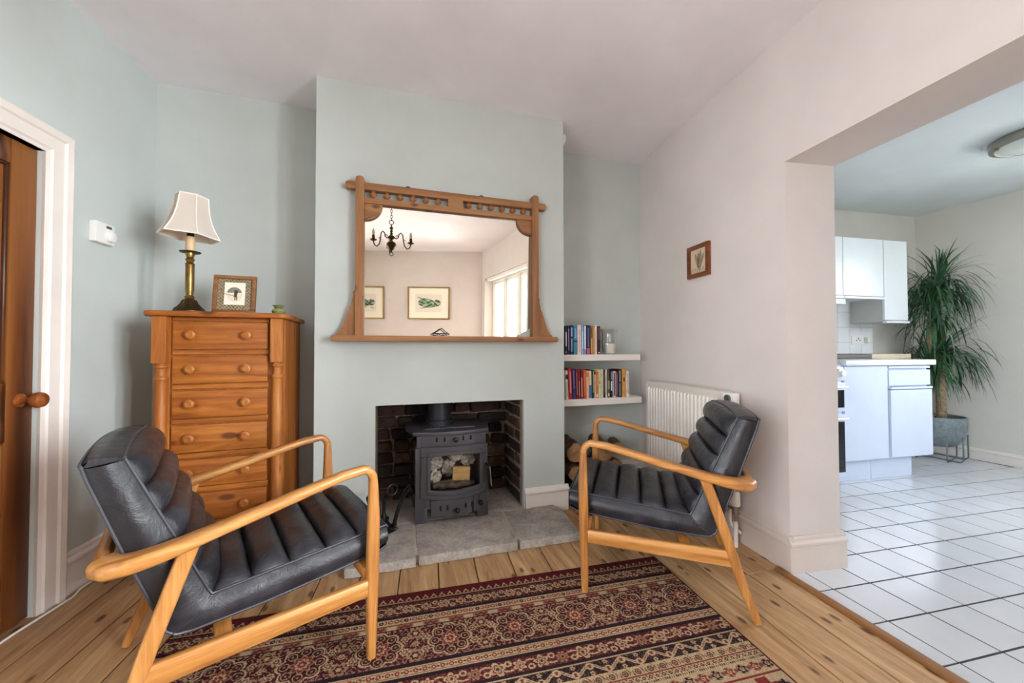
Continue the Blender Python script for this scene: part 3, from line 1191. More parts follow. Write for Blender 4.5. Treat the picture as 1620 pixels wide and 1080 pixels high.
# fire tools on the hearth, left of the stove
ft = thing('fire_tool_set', 'black iron fire tools standing on the hearth left of the stove', 'fire tools', (-0.045, 2.235, 0.046))
MB().lathe([(0.062, 0), (0.062, 0.012), (0.04, 0.024), (0.024, 0.05), (0.030, 0.065), (0.014, 0.08), (0.009, 0.10), (0.009, 0.17), (0.014, 0.18), (0.0, 0.19)], 0, 0, 18).build('stand', M_BLACK, ft)
MB().tube([(0.03 * math.cos(a), 0.0, 0.205 + 0.03 * math.sin(a)) for a in np.linspace(0, 2 * PI, 17)[:-1]], 0.0055, 8, True).xform(Matrix.Translation((0.045, -0.02, 0.02)) @ Matrix.Rotation(0.5, 4, 'Z')).build('carrying_ring', M_BLACK, ft)
for i, (dx, dy, lean) in enumerate(((-0.05, -0.03, -0.12), (0.055, -0.03, 0.2), (-0.02, 0.045, -0.05), (0.05, 0.02, 0.2))):
    t = MB().tube([(dx, dy, 0.02), (dx + lean * 0.1, dy, 0.10), (dx + lean * 0.3, dy, 0.20), (dx + lean * 0.3 + 0.02, dy, 0.225), (dx + lean * 0.3 + 0.035, dy, 0.205)], [0.006, 0.006, 0.006, 0.005, 0.004], 8)
    if i % 2 == 0:
        t.lathe([(0.0, 0), (0.022, 0.003), (0.026, 0.018), (0.012, 0.035), (0.0, 0.036)], dx, dy, 12, 'Z', 0.0)
    else:
        t.tube([(dx - 0.02, dy, 0.018), (dx, dy - 0.006, 0.012), (dx + 0.02, dy, 0.018)], [0.007, 0.010, 0.007], 8)
    t.build(('poker', 'tongs', 'shovel', 'brush')[i], M_BLACK, ft)

# ------------------------------------------------------------------ overmantel mirror
mr = thing('overmantel_mirror', 'large pine-framed overmantel mirror hanging on the chimney breast', 'mirror', (0.345, yc(0.345), 1.09))


def MX(x):
    return x - 0.345


yf, ybk = -0.045, -0.004


def mbx(n, x0, x1, z0, z1, mat=M_MIRW, y0=yf, y1=ybk, bev=0.004, par=None):
    return MB().box(MX(x0), MX(x1), y0, y1, z0 - 1.09, z1 - 1.09).build(n, mat, par or mr, bev)


def rounded_bar(n, x0, x1, z0, z1, mat, vertical, y0=yf, y1=ybk):
    r = ((x1 - x0) if vertical else (z1 - z0)) / 2
    pts = []
    if vertical:
        cx = (x0 + x1) / 2
        pts = [(x1, z0), *[(cx + r * math.cos(a), z1 - r * 0.75 + r * 0.75 * math.sin(a)) for a in np.linspace(0, PI, 9)], (x0, z0)]
    else:
        cz = (z0 + z1) / 2
        pts = [*[(x1 - r * 0.75 + r * 0.75 * math.cos(a), cz + r * math.sin(a)) for a in np.linspace(-PI / 2, PI / 2, 9)],
               *[(x0 + r * 0.75 + r * 0.75 * math.cos(a), cz + r * math.sin(a)) for a in np.linspace(PI / 2, 1.5 * PI, 9)]]
    return MB().prism_y([(MX(a), b - 1.09) for a, b in pts], y0, y1).build(n, mat, mr, 0.003)


rounded_bar('side_post', -0.200, -0.155, 1.122, 2.008, M_MIRWZ, True, yf - 0.008)
rounded_bar('side_post', 0.836, 0.880, 1.122, 2.022, M_MIRWZ, True, yf - 0.008)
rounded_bar('top_rail', -0.254, 0.936, 1.936, 1.976, M_MIRW, False)
mbx('lower_rail', -0.156, 0.837, 1.860, 1.892)
mbx('rail_block', 0.307, 0.398, 1.888, 1.940)
rounded_bar('bottom_ledge', -0.315, 0.998, 1.091, 1.123, M_MIRW, False, -0.085)
xs = [-0.108 + 0.072 * i for i in range(6)] + [0.434 + 0.070 * i for i in range(6)]
SP = [(0.0, 0), (0.010, 0.003), (0.006, 0.009), (0.012, 0.014), (0.019, 0.022), (0.020, 0.027), (0.015, 0.035), (0.008, 0.039), (0.012, 0.044), (0.0, 0.046)]
for x in xs:
    MB().lathe(SP, MX(x), -0.025, 12, 'Z', 1.891 - 1.09).build('spindle', M_MIRWZ, mr)
for sx, xe in ((1, -0.156), (-1, 0.837)):    # corner brackets
    pts = [(xe, 1.862), (xe + sx * 0.098, 1.862)] + [(xe + sx * 0.096 * math.cos(a), 1.856 - 0.088 * math.sin(a)) for a in np.linspace(0.0, PI / 2, 10)] + [(xe, 1.764)]
    MB().prism_y([(MX(a), b - 1.09) for a, b in pts], yf + 0.006, ybk).build('corner_bracket', M_MIRW, mr, 0.003)
for sx, xe in ((-1, -0.200), (1, 0.880)):    # curved side brackets at the foot
    pts = [(0, 1.123), (0.098, 1.123), (0.098, 1.132), (0.084, 1.140), (0.062, 1.180), (0.045, 1.235), (0.036, 1.262), (0.030, 1.268), (0.032, 1.280), (0.022, 1.292), (0.016, 1.322), (0.010, 1.350), (0.014, 1.358), (0.008, 1.372), (0.0, 1.376)]
    MB().prism_y([(MX(xe + sx * a), b - 1.09) for a, b in pts], yf + 0.010, ybk).build('side_bracket', M_MIRWZ, mr, 0.003)
gl = MB()
tilt = math.radians(1.2)
x0, x1, z0, z1 = MX(-0.165), MX(0.845), 1.118 - 1.09, 1.868 - 1.09
f_ = lambda z: -0.012 - (z - (z0 + z1) / 2) * math.tan(tilt)
gl.add([(x0, f_(z0), z0), (x1, f_(z0), z0), (x1, f_(z1), z1), (x0, f_(z1), z1), (x0, -0.002, z0), (x1, -0.002, z0), (x1, -0.002, z1), (x0, -0.002, z1)],
       [(0, 1, 2, 3), (4, 7, 6, 5), (0, 4, 5, 1), (1, 5, 6, 2), (2, 6, 7, 3), (3, 7, 4, 0)])
t = NT('mirror_glass')
t.b.inputs['Base Color'].default_value = lin((226, 219, 207))
t.b.inputs['Metallic'].default_value = 1.0
t.b.inputs['Roughness'].default_value = 0.012
gl.build('mirror_glass', t.m, mr, smooth=False)
for x in (0.08, 0.515):
    MB().tube([(MX(x) + 0.014 * math.cos(a), -0.02, 1.979 - 1.09 + 0.010 * math.sin(a)) for a in np.linspace(0, 2 * PI, 13)[:-1]], 0.003, 6, True).build('hanging_ring', M_DARKBRASS, mr)
# small dark wire object on the ledge
sp = thing('wire_spectacles', 'small dark folded wire-framed spectacles lying on the mirror ledge', 'spectacles', (0.265, yc(0.265) - 0.068, 1.124))
m = MB()
for sx in (-1, 1):
    m.tube([(sx * 0.026 + 0.021 * math.cos(a), 0.0 + 0.012 * math.sin(a), 0.010 + 0.006 * math.sin(a)) for a in np.linspace(0, 2 * PI, 15)[:-1]], 0.0022, 6, True)
m.tube([(-0.006, 0, 0.012), (0, -0.003, 0.015), (0.006, 0, 0.012)], 0.002, 6)
m.build('rims', M_BLACK, sp)
MB().tube([(-0.046, 0.004, 0.012), (-0.015, 0.012, 0.030), (0.0, 0.012, 0.042), (0.005, 0.012, 0.044)], 0.0024, 6).build('temple_arm', M_BLACK, sp)
MB().tube([(0.050, 0.004, 0.008), (0.025, 0.010, 0.028), (0.004, 0.012, 0.045)], 0.0024, 6).build('temple_arm', M_BLACK, sp)

# ------------------------------------------------------------------ chest of drawers
CW, CD, CH = 0.580, 0.46, 1.20
ch = thing('chest_of_drawers', 'tall orange pine chest of drawers with turned corner posts', 'chest of drawers', (-0.497, 2.118, 0), math.radians(2.0))
# local: x from -CW..0 (0 = right front corner of the top), y from 0 (front) to CD (back)
m = MB()
m.box(-CW + 0.032, -CW + 0.050, 0.06, CD - 0.02, 0.03, CH)
m.box(-0.040, -0.022, 0.06, CD - 0.02, 0.03, CH)
m.box(-CW + 0.04, -0.03, CD - 0.035, CD - 0.02, 0.03, CH)
m.box(-CW + 0.04, -0.03, 0.05, CD - 0.03, 0.03, 0.06)
m.box(-CW + 0.05, -0.04, 0.06, 0.08, 0.06, CH)
m.build('carcass', M_PINEZ, ch, 0.002, 1)
r = 0.045
tp = [(-r + r * math.sin(a), r - r * math.cos(a)) for a in np.linspace(0, PI / 2, 7)] + [(0, CD), (-CW, CD)] + [(-CW + r - r * math.cos(a), r - r * math.sin(a)) for a in np.linspace(0, PI / 2, 7)]
tb = MB().prism(tp, CH, CH + 0.026)
tb.build('top', M_PINE, ch, 0.009, 3)
for cx in (-CW + 0.063, -0.052):
    p = MB()
    p.box(cx - 0.027, cx + 0.027, 0.018, 0.072, 0.985, CH)
    p.box(cx - 0.027, cx + 0.027, 0.018, 0.072, 0.03, 0.16)
    prof = [(0.020, 0.985), (0.020, 0.978), (0.027, 0.974), (0.027, 0.966), (0.020, 0.960), (0.021, 0.926), (0.028, 0.920), (0.028, 0.910), (0.023, 0.904), (0.025, 0.80),
            (0.026, 0.55), (0.024, 0.26), (0.028, 0.25), (0.028, 0.24), (0.020, 0.235), (0.020, 0.20), (0.027, 0.195), (0.027, 0.185), (0.020, 0.18), (0.020, 0.16)]
    p.lathe(prof[::-1], cx, 0.045, 18)
    p.lathe([(0.030, 0.0), (0.034, 0.012), (0.026, 0.03)], cx, 0.045, 16)
    p.build('corner_post', M_PINEZ, ch, 0.0015, 1)
    q = MB().box(cx - 0.029, cx + 0.029, 0.055, 0.085, 0.03, CH)
    q.build('post_backing', M_PINEZ, ch, 0.001, 1)
dx0, dx1 = -CW + 0.100, -0.090
zt = 1.180
pitch = 0.1610
for i in range(7):
    z1 = zt - i * pitch
    z0 = z1 - 0.132
    b = MB().box(dx0 + 0.004, dx1 - 0.004, 0.044, 0.062, z0 + 0.002, z1 - 0.003)
    d = b.build('drawer', M_PINE, ch, 0.004)
    for kx in (dx0 + 0.078, dx1 - 0.090):
        MB().lathe([(0.010, 0.0), (0.009, -0.008), (0.016, -0.014), (0.022, -0.021), (0.021, -0.028), (0.012, -0.033), (0.010, -0.032), (0.0, -0.033)], kx, 0.045, 16, 'Y', (z0 + z1) / 2 + 0.003).build('drawer_knob', M_PINEZ, d)
    MB().box(dx0, dx1, 0.047, 0.064, z0 - 0.0255, z0 - 0.002).build('rail', M_PINE, ch, 0.003, 1)
MB().box(dx0, dx1, 0.049, 0.064, zt + 0.002, CH).build('rail', M_PINE, ch, 0.002, 1)
MB().box(-CW + 0.03, -0.02, 0.03, 0.07, 0.03, 0.062).build('plinth', M_PINE, ch, 0.003, 1)
ZC = CH + 0.026

# lamp
lp = thing('table_lamp', 'brass candlestick table lamp with cream panelled shade on the pine chest', 'lamp', (-0.930, 2.19, ZC))
base = [(0.064, 0), (0.064, 0.006), (0.058, 0.012), (0.044, 0.024), (0.032, 0.040), (0.024, 0.058), (0.016, 0.066)]
MB().lathe(base, 0, 0, 24).build('base', M_DARKBRASS, lp)
ribs = MB()
for i in range(16):
    a = 2 * PI * i / 16
    ribs.tube([(r_ * 1.01 * math.cos(a), r_ * 1.01 * math.sin(a), h_) for r_, h_ in base[2:6]], 0.003, 5)
ribs.build('base_flutes', M_DARKBRASS, lp)
MB().lathe([(0.016, 0.066), (0.020, 0.074), (0.014, 0.082), (0.016, 0.100), (0.018, 0.106), (0.0175, 0.110), (0.0175, 0.226), (0.020, 0.230), (0.013, 0.240), (0.019, 0.252), (0.013, 0.262), (0.018, 0.276), (0.018, 0.284)], 0, 0, 20).build('stem', M_BRASS, lp)
MB().lathe([(0.010, 0.284), (0.040, 0.286), (0.042, 0.290), (0.016, 0.294)], 0, 0, 22).build('drip_pan', M_DARKBRASS, lp)
MB().lathe([(0.018, 0.294), (0.018, 0.362), (0.0, 0.362)], 0, 0, 16).build('candle_sleeve', plain('cream_sleeve', 'd8bd92', 0.5), lp)
MB().lathe([(0.014, 0.362), (0.014, 0.385), (0.018, 0.388), (0.018, 0.402), (0.0, 0.404)], 0, 0, 14).build('lamp_holder', M_BLACK, lp)
sh_m = NT('shade_fabric')
sh_m.b.inputs['Base Color'].default_value = lin((236, 228, 218))
sh_m.b.inputs['Roughness'].default_value = 0.8
tl = sh_m.n('ShaderNodeBsdfTranslucent')
tl.inputs[0].default_value = lin((236, 228, 214))
mx = sh_m.n('ShaderNodeMixShader')
mx.inputs[0].default_value = 0.35
sh_m.l(sh_m.b.outputs[0], mx.inputs[1])
sh_m.l(tl.outputs[0], mx.inputs[2])
sh_m.l(mx.outputs[0], sh_m.out.inputs[0])
prof = [(0.120, 0.362), (0.115, 0.372), (0.096, 0.405), (0.082, 0.440), (0.072, 0.480), (0.066, 0.520), (0.063, 0.555)]
m = MB()
A0 = math.radians(-90 + 30 + 7)
for th in (0.0, -0.002):
    vs, fs = [], []
    for r_, h_ in prof:
        for k in range(6):
            for sub in range(2):
                a0, a1 = A0 + k * PI / 3, A0 + (k + 1) * PI / 3
                p0, p1 = Vector((math.cos(a0), math.sin(a0), 0)), Vector((math.cos(a1), math.sin(a1), 0))
                p = p0.lerp(p1, sub / 2) * (r_ + th)
                vs.append((p.x, p.y, h_))
    for j in range(len(prof) - 1):
        for i in range(12):
            a, b = j * 12 + i, j * 12 + (i + 1) % 12
            fs.append((a, b, b + 12, a + 12) if th == 0 else (a, a + 12, b + 12, b))
    m.add(vs, fs)
TR = Matrix.Rotation(math.radians(3.0), 4, 'Y')
cen = Matrix.Translation((0, 0, 0.45))
shade = m.xform(cen @ TR @ cen.inverted()).build('lamp_shade', sh_m.m, lp, ang=20, fix=False)
tm = MB()
for k in range(6):
    a = A0 + k * PI / 3
    tm.tube([(r_ * 1.005 * math.cos(a), r_ * 1.005 * math.sin(a), h_) for r_, h_ in prof], 0.0028, 6)
for r_, h_ in (prof[0], prof[-1]):
    tm.tube([(r_ * math.cos(A0 + k * PI / 3), r_ * math.sin(A0 + k * PI / 3), h_) for k in range(6)], 0.0035, 6, True)
tm.xform(cen @ TR @ cen.inverted()).build('shade_trim', plain('shade_trim', 'f2ece4', 0.7), shade)
wr = MB().tube([(0.0, 0, 0.40), (0.0, 0, 0.545)], 0.003, 6)
for k in range(3):
    a = k * 2 * PI / 3
    wr.tube([(0, 0, 0.53), (0.060 * math.cos(a), 0.060 * math.sin(a), 0.55)], 0.002, 5)
wr.build('shade_carrier', M_DARKBRASS, lp)

# photo frame on the chest
fr = thing('photo_frame', 'brown wood picture frame with patterned border and sepia tree print', 'picture frame', (-0.762, 2.235, ZC), math.radians(3))
fr_tilt = math.radians(-9)
RX = Matrix.Rotation(fr_tilt, 4, 'X')


def frame_border(m, w, h, t, y0, y1, zb=0.0):
    m.box(-w / 2, w / 2, y0, y1, zb, zb + t)
    m.box(-w / 2, w / 2, y0, y1, zb + h - t, zb + h)
    m.box(-w / 2, -w / 2 + t, y0, y1, zb + t, zb + h - t)
    m.box(w / 2 - t, w / 2, y0, y1, zb + t, zb + h - t)
    return m


FWd, FHt = 0.182, 0.196
frame_border(MB(), FWd, FHt, 0.018, -0.020, 0).xform(RX).build('frame', wood('walnut_frame', '5e3a1e', '85582f', 'a27343', axis='X', freq=20, stretch=0.1, rough=0.45), fr, 0.003)


def border_fn(X, Z):
    n = np.sin(X * 900) * np.sin(Z * 870) + 0.6 * np.sin(X * 430 + Z * 390)
    c = np.where((n > 0.1)[:, None], np.array([166, 150, 118]), np.array([92, 84, 66]))
    return c + RNG.normal(0, 14, (len(X), 1))


o = print_plane('patterned_border', FWd - 0.034, FHt - 0.034, 60, 64, border_fn, fr)
o.location = (0, -0.0098, FHt / 2 + 0.001)
o.rotation_euler = (fr_tilt, 0, 0)
o.location = RX @ Vector((0, -0.010, FHt / 2))


def tree_fn(X, Z):
    n = RNG.normal(0, 1, len(X))
    c = np.full((len(X), 3), (240.0, 230, 212))
    dome = ((X + 0.002) / 0.031) ** 2 + ((Z - 0.004) / 0.030) ** 2 < 1
    dome &= Z > 0.004 - 0.25 * np.abs(X) * 0
    c[dome] = np.array([128, 122, 112])
    c[dome] += (n[dome] * 14)[:, None]
    fig = (np.abs(X - 0.004 - 0.1 * (Z)) < 0.007) & (Z < 0.018) & (Z > -0.018)
    c[fig] = (58, 54, 50)
    leg = ((np.abs(X - 0.002) < 0.002) | (np.abs(X - 0.009) < 0.002)) & (Z < -0.014) & (Z > -0.034)
    c[leg] = (70, 66, 60)
    gnd = (np.abs(Z + 0.012 + 0.25 * X) < 0.002) & (X < 0.0)
    c[gnd] = (150, 142, 130)
    low = (((X) / 0.034) ** 2 + ((Z + 0.006) / 0.036) ** 2 < 1) & (Z < 0.0) & ~fig & ~leg & ~gnd
    c[low] = np.array([226, 210, 188]) + (n[low] * 6)[:, None]
    return c


o = print_plane('tree_print', 0.088, 0.116, 62, 80, tree_fn, fr)
o.location = RX @ Vector((0, -0.0125, FHt / 2 + 0.004))
o.rotation_euler = (fr_tilt, 0, 0)
MB().box(-0.085, 0.085, -0.006, -0.001, 0.004, FHt - 0.004).xform(RX).build('backing', plain('frame_back', '4a3826', 0.8), fr, smooth=False)
MB().prism_x([(0.0, 0.10), (0.006, 0.10), (0.066, 0.0), (0.058, 0.0)], -0.02, 0.02).xform(Matrix.Translation((0, 0.008, 0))).build('easel_strut', plain('frame_back', '4a3826', 0.8), fr, smooth=False)

# small green pot on the chest
gp = thing('small_green_pot', 'tiny green glazed pot with crimped rim on the right end of the chest', 'pot', (-0.555, 2.19, ZC))
prof = [(0.016, 0), (0.026, 0.004), (0.031, 0.014), (0.026, 0.024), (0.016, 0.030), (0.020, 0.038), (0.026, 0.044), (0.022, 0.043), (0.014, 0.032), (0.0, 0.030)]
m = MB().lathe(prof, 0, 0, 24)
m.v = [(x * (1 + 0.18 * math.sin(4 * math.atan2(y, x)) * max(0, z - 0.028) / 0.016), y * (1 + 0.18 * math.sin(4 * math.atan2(y, x)) * max(0, z - 0.028) / 0.016), z) for x, y, z in m.v]
m.build('body', plain('green_glaze', '6c7448', 0.25, var=0.3, scale=30), gp)

# thermostat on the left wall
th = thing('thermostat', 'white thermostat with round dial on the left wall', 'thermostat', (*lw(2.318, 0.0), 1.545), DA)
MB().box(0, 0.105, 0, 0.030, 0, 0.096).build('body', M_WHITE, th, 0.006)
MB().lathe([(0.026, 0), (0.026, 0.012), (0.022, 0.015), (0.0, 0.0155)], 0.030, 0.030, 24, 'Y', 0.038).build('dial', M_WHITE, th)
MB().box(0.020, 0.050, 0.028, 0.0312, 0.074, 0.086).build('display', plain('lcd', '4a5348', 0.3), th, 0.001, 1)

# alarm sensor on the breast corner
ps = thing('motion_sensor', 'small white motion sensor high on the chimney breast corner', 'sensor', (X2, 2.335, 2.410))
MB().prism_x([(-0.03, 0), (0.03, 0), (0.03, 0.085), (-0.03, 0.085)], 0, 0.012).build('back_plate', M_WHITE, ps, 0.004)
MB().prism_y([(0.008, 0.0), (0.018, 0.004), (0.034, 0.04), (0.036, 0.075), (0.028, 0.085), (0.008, 0.085)], -0.028, 0.028).build('lens_cover', M_WHITE, ps, 0.005)

# ------------------------------------------------------------------ armchairs (local: +x forward, origin on the floor between the front legs)
PR_SEAT0, PR_SEAT1 = (0.060, 0.405), (-0.432, 0.360)
PR_BACK1 = (-0.607, 0.768)
CWH = 0.252           # half width of the cushion


def armchair(name, label, group, loc, rz):
    c = thing(name, label, 'armchair', loc, rz, group)
    # ---- frame
    for s in (-1, 1):
        y = s * 0.300
        leg = MB().sweep([(-0.006, y, 0), (-0.004, y, 0.20), (-0.002, y, 0.36), (0.0, y, 0.47), (-0.001, y, 0.56), (-0.002, y, 0.598)],
                         [0.028, 0.033, 0.034, 0.032, 0.028, 0.026], [0.026, 0.036, 0.040, 0.038, 0.030, 0.027], (0, 1, 0), 0.45)
        leg.build('front_leg', M_OAKZ, c, ang=50)
        pts, ws, hs = [], [], []
        for a in np.linspace(0, PI / 2 * 0.80, 7):
            pts.append((-0.046 + 0.044 * math.cos(a), y, 0.594 + 0.044 * math.sin(a)))
            ws.append(0.028 + 0.004 * a)
            hs.append(0.027)
        line = [(-0.10, 0.6285), (-0.20, 0.605), (-0.30, 0.580), (-0.40, 0.557), (-0.48, 0.538), (-0.54, 0.526), (-0.585, 0.519), (-0.622, 0.514), (-0.640, 0.512)]
        for i, (x, z) in enumerate(line):
            pts.append((x, y - s * (0.0 if x > -0.57 else (0.004, 0.018, 0.05)[i - 6]), z))
            ws.append(0.036 + 0.028 * min(1, i / 5.0))
            hs.append(0.028 + 0.016 * max(0, (i - 3) / 5.0))
        MB().sweep(pts, ws, hs, (0, 1, 0), 0.55).build('arm', M_OAK, c, ang=50)
        MB().sweep([(-0.478, y, 0.530), (-0.545, y, 0.33), (-0.60, y, 0.15), (-0.655, y, 0.0)], [0.030, 0.030, 0.029, 0.026], [0.040, 0.038, 0.036, 0.026], (0, 1, 0), 0.4).build('rear_leg', M_OAKZ, c, ang=50)
        MB().sweep([(-0.008, y, 0.238), (-0.30, y, 0.233), (-0.578, y, 0.229)], 0.022, [0.052, 0.056, 0.060], (0, 1, 0), 0.25).build('side_rail', M_OAK, c, ang=50)
    MB().sweep([(-0.638, -0.262, 0.512), (-0.650, -0.20, 0.512), (-0.654, 0, 0.512), (-0.650, 0.20, 0.512), (-0.638, 0.262, 0.512)], 0.028, 0.042, (1, 0, 0), 0.4).build('back_rail', M_OAKY, c, ang=50)
    MB().box(-0.425, -0.385, -0.292, 0.292, 0.214, 0.256).build('cross_rail', M_OAKY, c, 0.004)
    MB().box(-0.030, 0.004, -0.288, 0.288, 0.262, 0.300).build('front_rail', M_OAKY, c, 0.004)
    # ---- cushion: L profile with rolled channels
    path = []           # (x, z, nx, nz, puff)
    sx, sz = PR_SEAT1[0] - PR_SEAT0[0], PR_SEAT1[1] - PR_SEAT0[1]
    L = math.hypot(sx, sz)
    grooves = [0.0, 0.19, 0.40, 0.61, 0.81, 1.0]
    tx, tz = sx / L, sz / L
    nx, nz = -tz * -1, tx * -1      # upward normal of the seat
    nx, nz = (tz, -tx)
    for g0, g1 in zip(grooves[:-1], grooves[1:]):
        for q in range(12):
            f = q / 12
            a = g0 + (g1 - g0) * f
            h = 0.034 * (max(0.0, 1 - (2 * f - 1) ** 2)) ** 0.5
            path.append((PR_SEAT0[0] + sx * a, PR_SEAT0[1] + sz * a, nx, nz, h))
    bx, bz = PR_BACK1[0] - PR_SEAT1[0], PR_BACK1[1] - PR_SEAT1[1]
    LB = math.hypot(bx, bz)
    mx_, mz_ = bz / LB, -bx / LB     # forward normal of the back
    bg = [0.0, 0.20, 0.405, 0.61, 0.80, 1.0]
    for g0, g1 in zip(bg[:-1], bg[1:]):
        for q in range(12):
            f = q / 12
            a = g0 + (g1 - g0) * f
            h = 0.036 * (max(0.0, 1 - (2 * f - 1) ** 2)) ** 0.5
            path.append((PR_SEAT1[0] + bx * a, PR_SEAT1[1] + bz * a, mx_, mz_, h))
    path.append((PR_BACK1[0], PR_BACK1[1], mx_, mz_, 0.0))
    nw = 26
    ysamp = [CWH * math.sin(PI / 2 * (-1 + 2 * i / nw)) for i in range(nw + 1)]
    P = []
    for (x, z, ax, az, h) in path:
        row = []
        for y in ysamp:
            k = max(0.0, 1 - abs(y / CWH) ** 9) ** 0.7
            crown = 0.004 * (1 - (y / CWH) ** 2)
            hh = (h * k + crown * min(1, h / 0.02))
            lift = 0.012 * (1 - (y / CWH) ** 2) * max(0.0, min(1.0, (z - 0.66) / 0.10))
            row.append((x + ax * hh - 0.3 * lift, y, z + az * hh + lift))
        P.append(row)
    # rest of the loop: top, rear, underside, front edge
    rest = [(-0.640, 0.776), (-0.668, 0.774), (-0.682, 0.762), (-0.672, 0.725), (-0.607, 0.530), (-0.560, 0.400), (-0.530, 0.312), (-0.520, 0.292), (-0.500, 0.282),
            (-0.470, 0.280), (-0.30, 0.287), (-0.10, 0.306), (0.035, 0.322), (0.058, 0.330), (0.066, 0.345), (0.070, 0.375), (0.066, 0.395)]
    for x, z in rest:
        row = []
        for y in ysamp:
            b = 0.006 * (1 - (y / CWH) ** 2)
            dx = -b if x < -0.55 else (b if x > 0.05 else 0)
            lift = 0.012 * (1 - (y / CWH) ** 2) * max(0.0, min(1.0, (z - 0.66) / 0.10))
            row.append((x + dx - 0.3 * lift, y, z + lift))
        P.append(row)
    P.append(P[0])
    m = MB().grid(P)
    # side panels
    ring = len(P) - 1
    npath = len(path)
    for s, col in ((-1, 0), (1, nw)):
        loop = [P[i][col] for i in range(ring)]
        k0 = len(m.v)
        m.add(loop, [])
        bulge = 0.019
        seat_n = 60
        inner = []
        # triangulate as strips between the piping line and the outer line
        outer_line = [(0.066, 0.345)] + [(0.0, 0.318), (-0.10, 0.306), (-0.30, 0.287), (-0.47, 0.280), (-0.505, 0.284), (-0.522, 0.296), (-0.53, 0.312), (-0.56, 0.40), (-0.607, 0.53), (-0.672, 0.725), (-0.680, 0.755)]
        inner_line = [(0.060, 0.400), (0.0, 0.3995), (-0.10, 0.3904), (-0.27, 0.3748), (-0.40, 0.363), (-0.425, 0.361), (-0.432, 0.361), (-0.438, 0.374), (-0.475, 0.460), (-0.52, 0.565), (-0.590, 0.728), (-0.606, 0.765)]
        ns = 5
        Q = []
        for (ox, oz), (ix, iz) in zip(outer_line, inner_line):
            row = []
            for j in range(ns + 1):
                f = j / ns
                row.append((ox + (ix - ox) * f, s * (CWH + bulge * math.sin(PI * f) + 0.0005), oz + (iz - oz) * f))
            Q.append(row)
        m.v = m.v[:k0]
        m.grid(Q)
        # cap at the top end and front end
        m.add([(-0.606, s * CWH, 0.765), (-0.680, s * CWH, 0.755), (-0.668, s * CWH, 0.774), (-0.640, s * CWH, 0.776), (-0.612, s * CWH, 0.772)], [(0, 1, 2, 3, 4)])
        m.add([(0.060, s * CWH, 0.400), (0.066, s * CWH, 0.395), (0.070, s * CWH, 0.375), (0.066, s * CWH, 0.345)], [(0, 1, 2, 3)])
    m.build('cushion', M_LEATHER, c, ang=55)
    for s in (-1, 1):
        y = s * (CWH + 0.001)
        pl = [(0.066, 0.400)] + [(PR_SEAT0[0] + sx * f, PR_SEAT0[1] + sz * f + 0.001) for f in np.linspace(0, 0.97, 8)] + [(-0.431, 0.362)] + \
             [(PR_SEAT1[0] + bx * f, PR_SEAT1[1] + bz * f) for f in np.linspace(0.04, 1.0, 8)]
        MB().tube([(a, y, b) for a, b in pl], 0.0042, 6).build('piping', M_PIPING, c)
        pl = [(0.066, 0.335), (0.035, 0.322), (-0.10, 0.306), (-0.30, 0.287), (-0.47, 0.280), (-0.505, 0.284), (-0.525, 0.300), (-0.56, 0.40), (-0.607, 0.53), (-0.672, 0.725), (-0.682, 0.762)]
        MB().tube([(a, y, b) for a, b in pl], 0.004, 6).build('piping', M_PIPING, c)
        MB().tube([(-0.434, s * (CWH + 0.003), 0.358), (-0.475, s * (CWH + 0.0185), 0.318), (-0.515, s * (CWH + 0.002), 0.288)], 0.002, 5).build('seam', M_PIPING, c)
    MB().tube([(PR_BACK1[0] - 0.006 * (1 - (y_ / CWH) ** 2), y_, PR_BACK1[1] + 0.002 + 0.012 * (1 - (y_ / CWH) ** 2)) for y_ in np.linspace(-CWH, CWH, 9)], 0.0042, 6).build('piping', M_PIPING, c)
    MB().tube([(-0.684 - 0.006 * (1 - (y_ / CWH) ** 2), y_, 0.763 + 0.011 * (1 - (y_ / CWH) ** 2)) for y_ in np.linspace(-CWH, CWH, 9)], 0.004, 6).build('piping', M_PIPING, c)
    MB().tube([(0.067, y_, 0.400) for y_ in np.linspace(-CWH, CWH, 9)], 0.0042, 6).build('piping', M_PIPING, c)
    return c


GR = 'pair of oak and dark leather armchairs by the fire'
AR = Vector((0.789, 1.489, 0.0055))
angR = math.radians(145.1)
farR = Vector((math.sin(angR), -math.cos(angR), 0)) * 0.300
chR = armchair('armchair', 'oak-framed dark leather armchair beside the radiator, facing left to the fire', None, AR + farR, angR)
AL = Vector((-0.061, 1.389, 0.008))
angL = math.radians(22.0)
farL = Vector((-math.sin(angL), math.cos(angL), 0)) * 0.300
chL = dup(chR, AL + farL, angL, 'oak-framed dark leather armchair in front of the pine chest, its back to the door')
for o_ in (chR, chL):
    o_['group'] = GR

# ------------------------------------------------------------------ rug
RU = math.radians(-3.56)
rug_u, rug_v = Vector((math.cos(RU), math.sin(RU), 0)), Vector((math.sin(RU), -math.cos(RU), 0))
rug_o = Vector((1.257, 1.612, 0)) - rug_v * 0.017
us = np.concatenate([np.linspace(-2.03, -1.6, 130)[:-1], np.linspace(-1.6, 0.0, 640)])
vs_ = np.concatenate([np.linspace(0, 0.95, 390), np.linspace(0.95, 2.75, 120)[1:]])
U, V = np.meshgrid(us, vs_)
u, v = U.ravel(), V.ravel()
MAR, CRE, NAV, TAN, RED = (np.array(c, float) for c in ((96, 26, 32), (200, 172, 134), (44, 28, 32), (164, 132, 100), (128, 44, 42)))
col = np.tile(MAR, (len(u), 1))


def per(x, p, off=0.0):
    return (x + off + p / 2) % p - p / 2


def setc(mask, c):
    col[mask] = c


def band(a, b):
    return (v >= a) & (v < b)


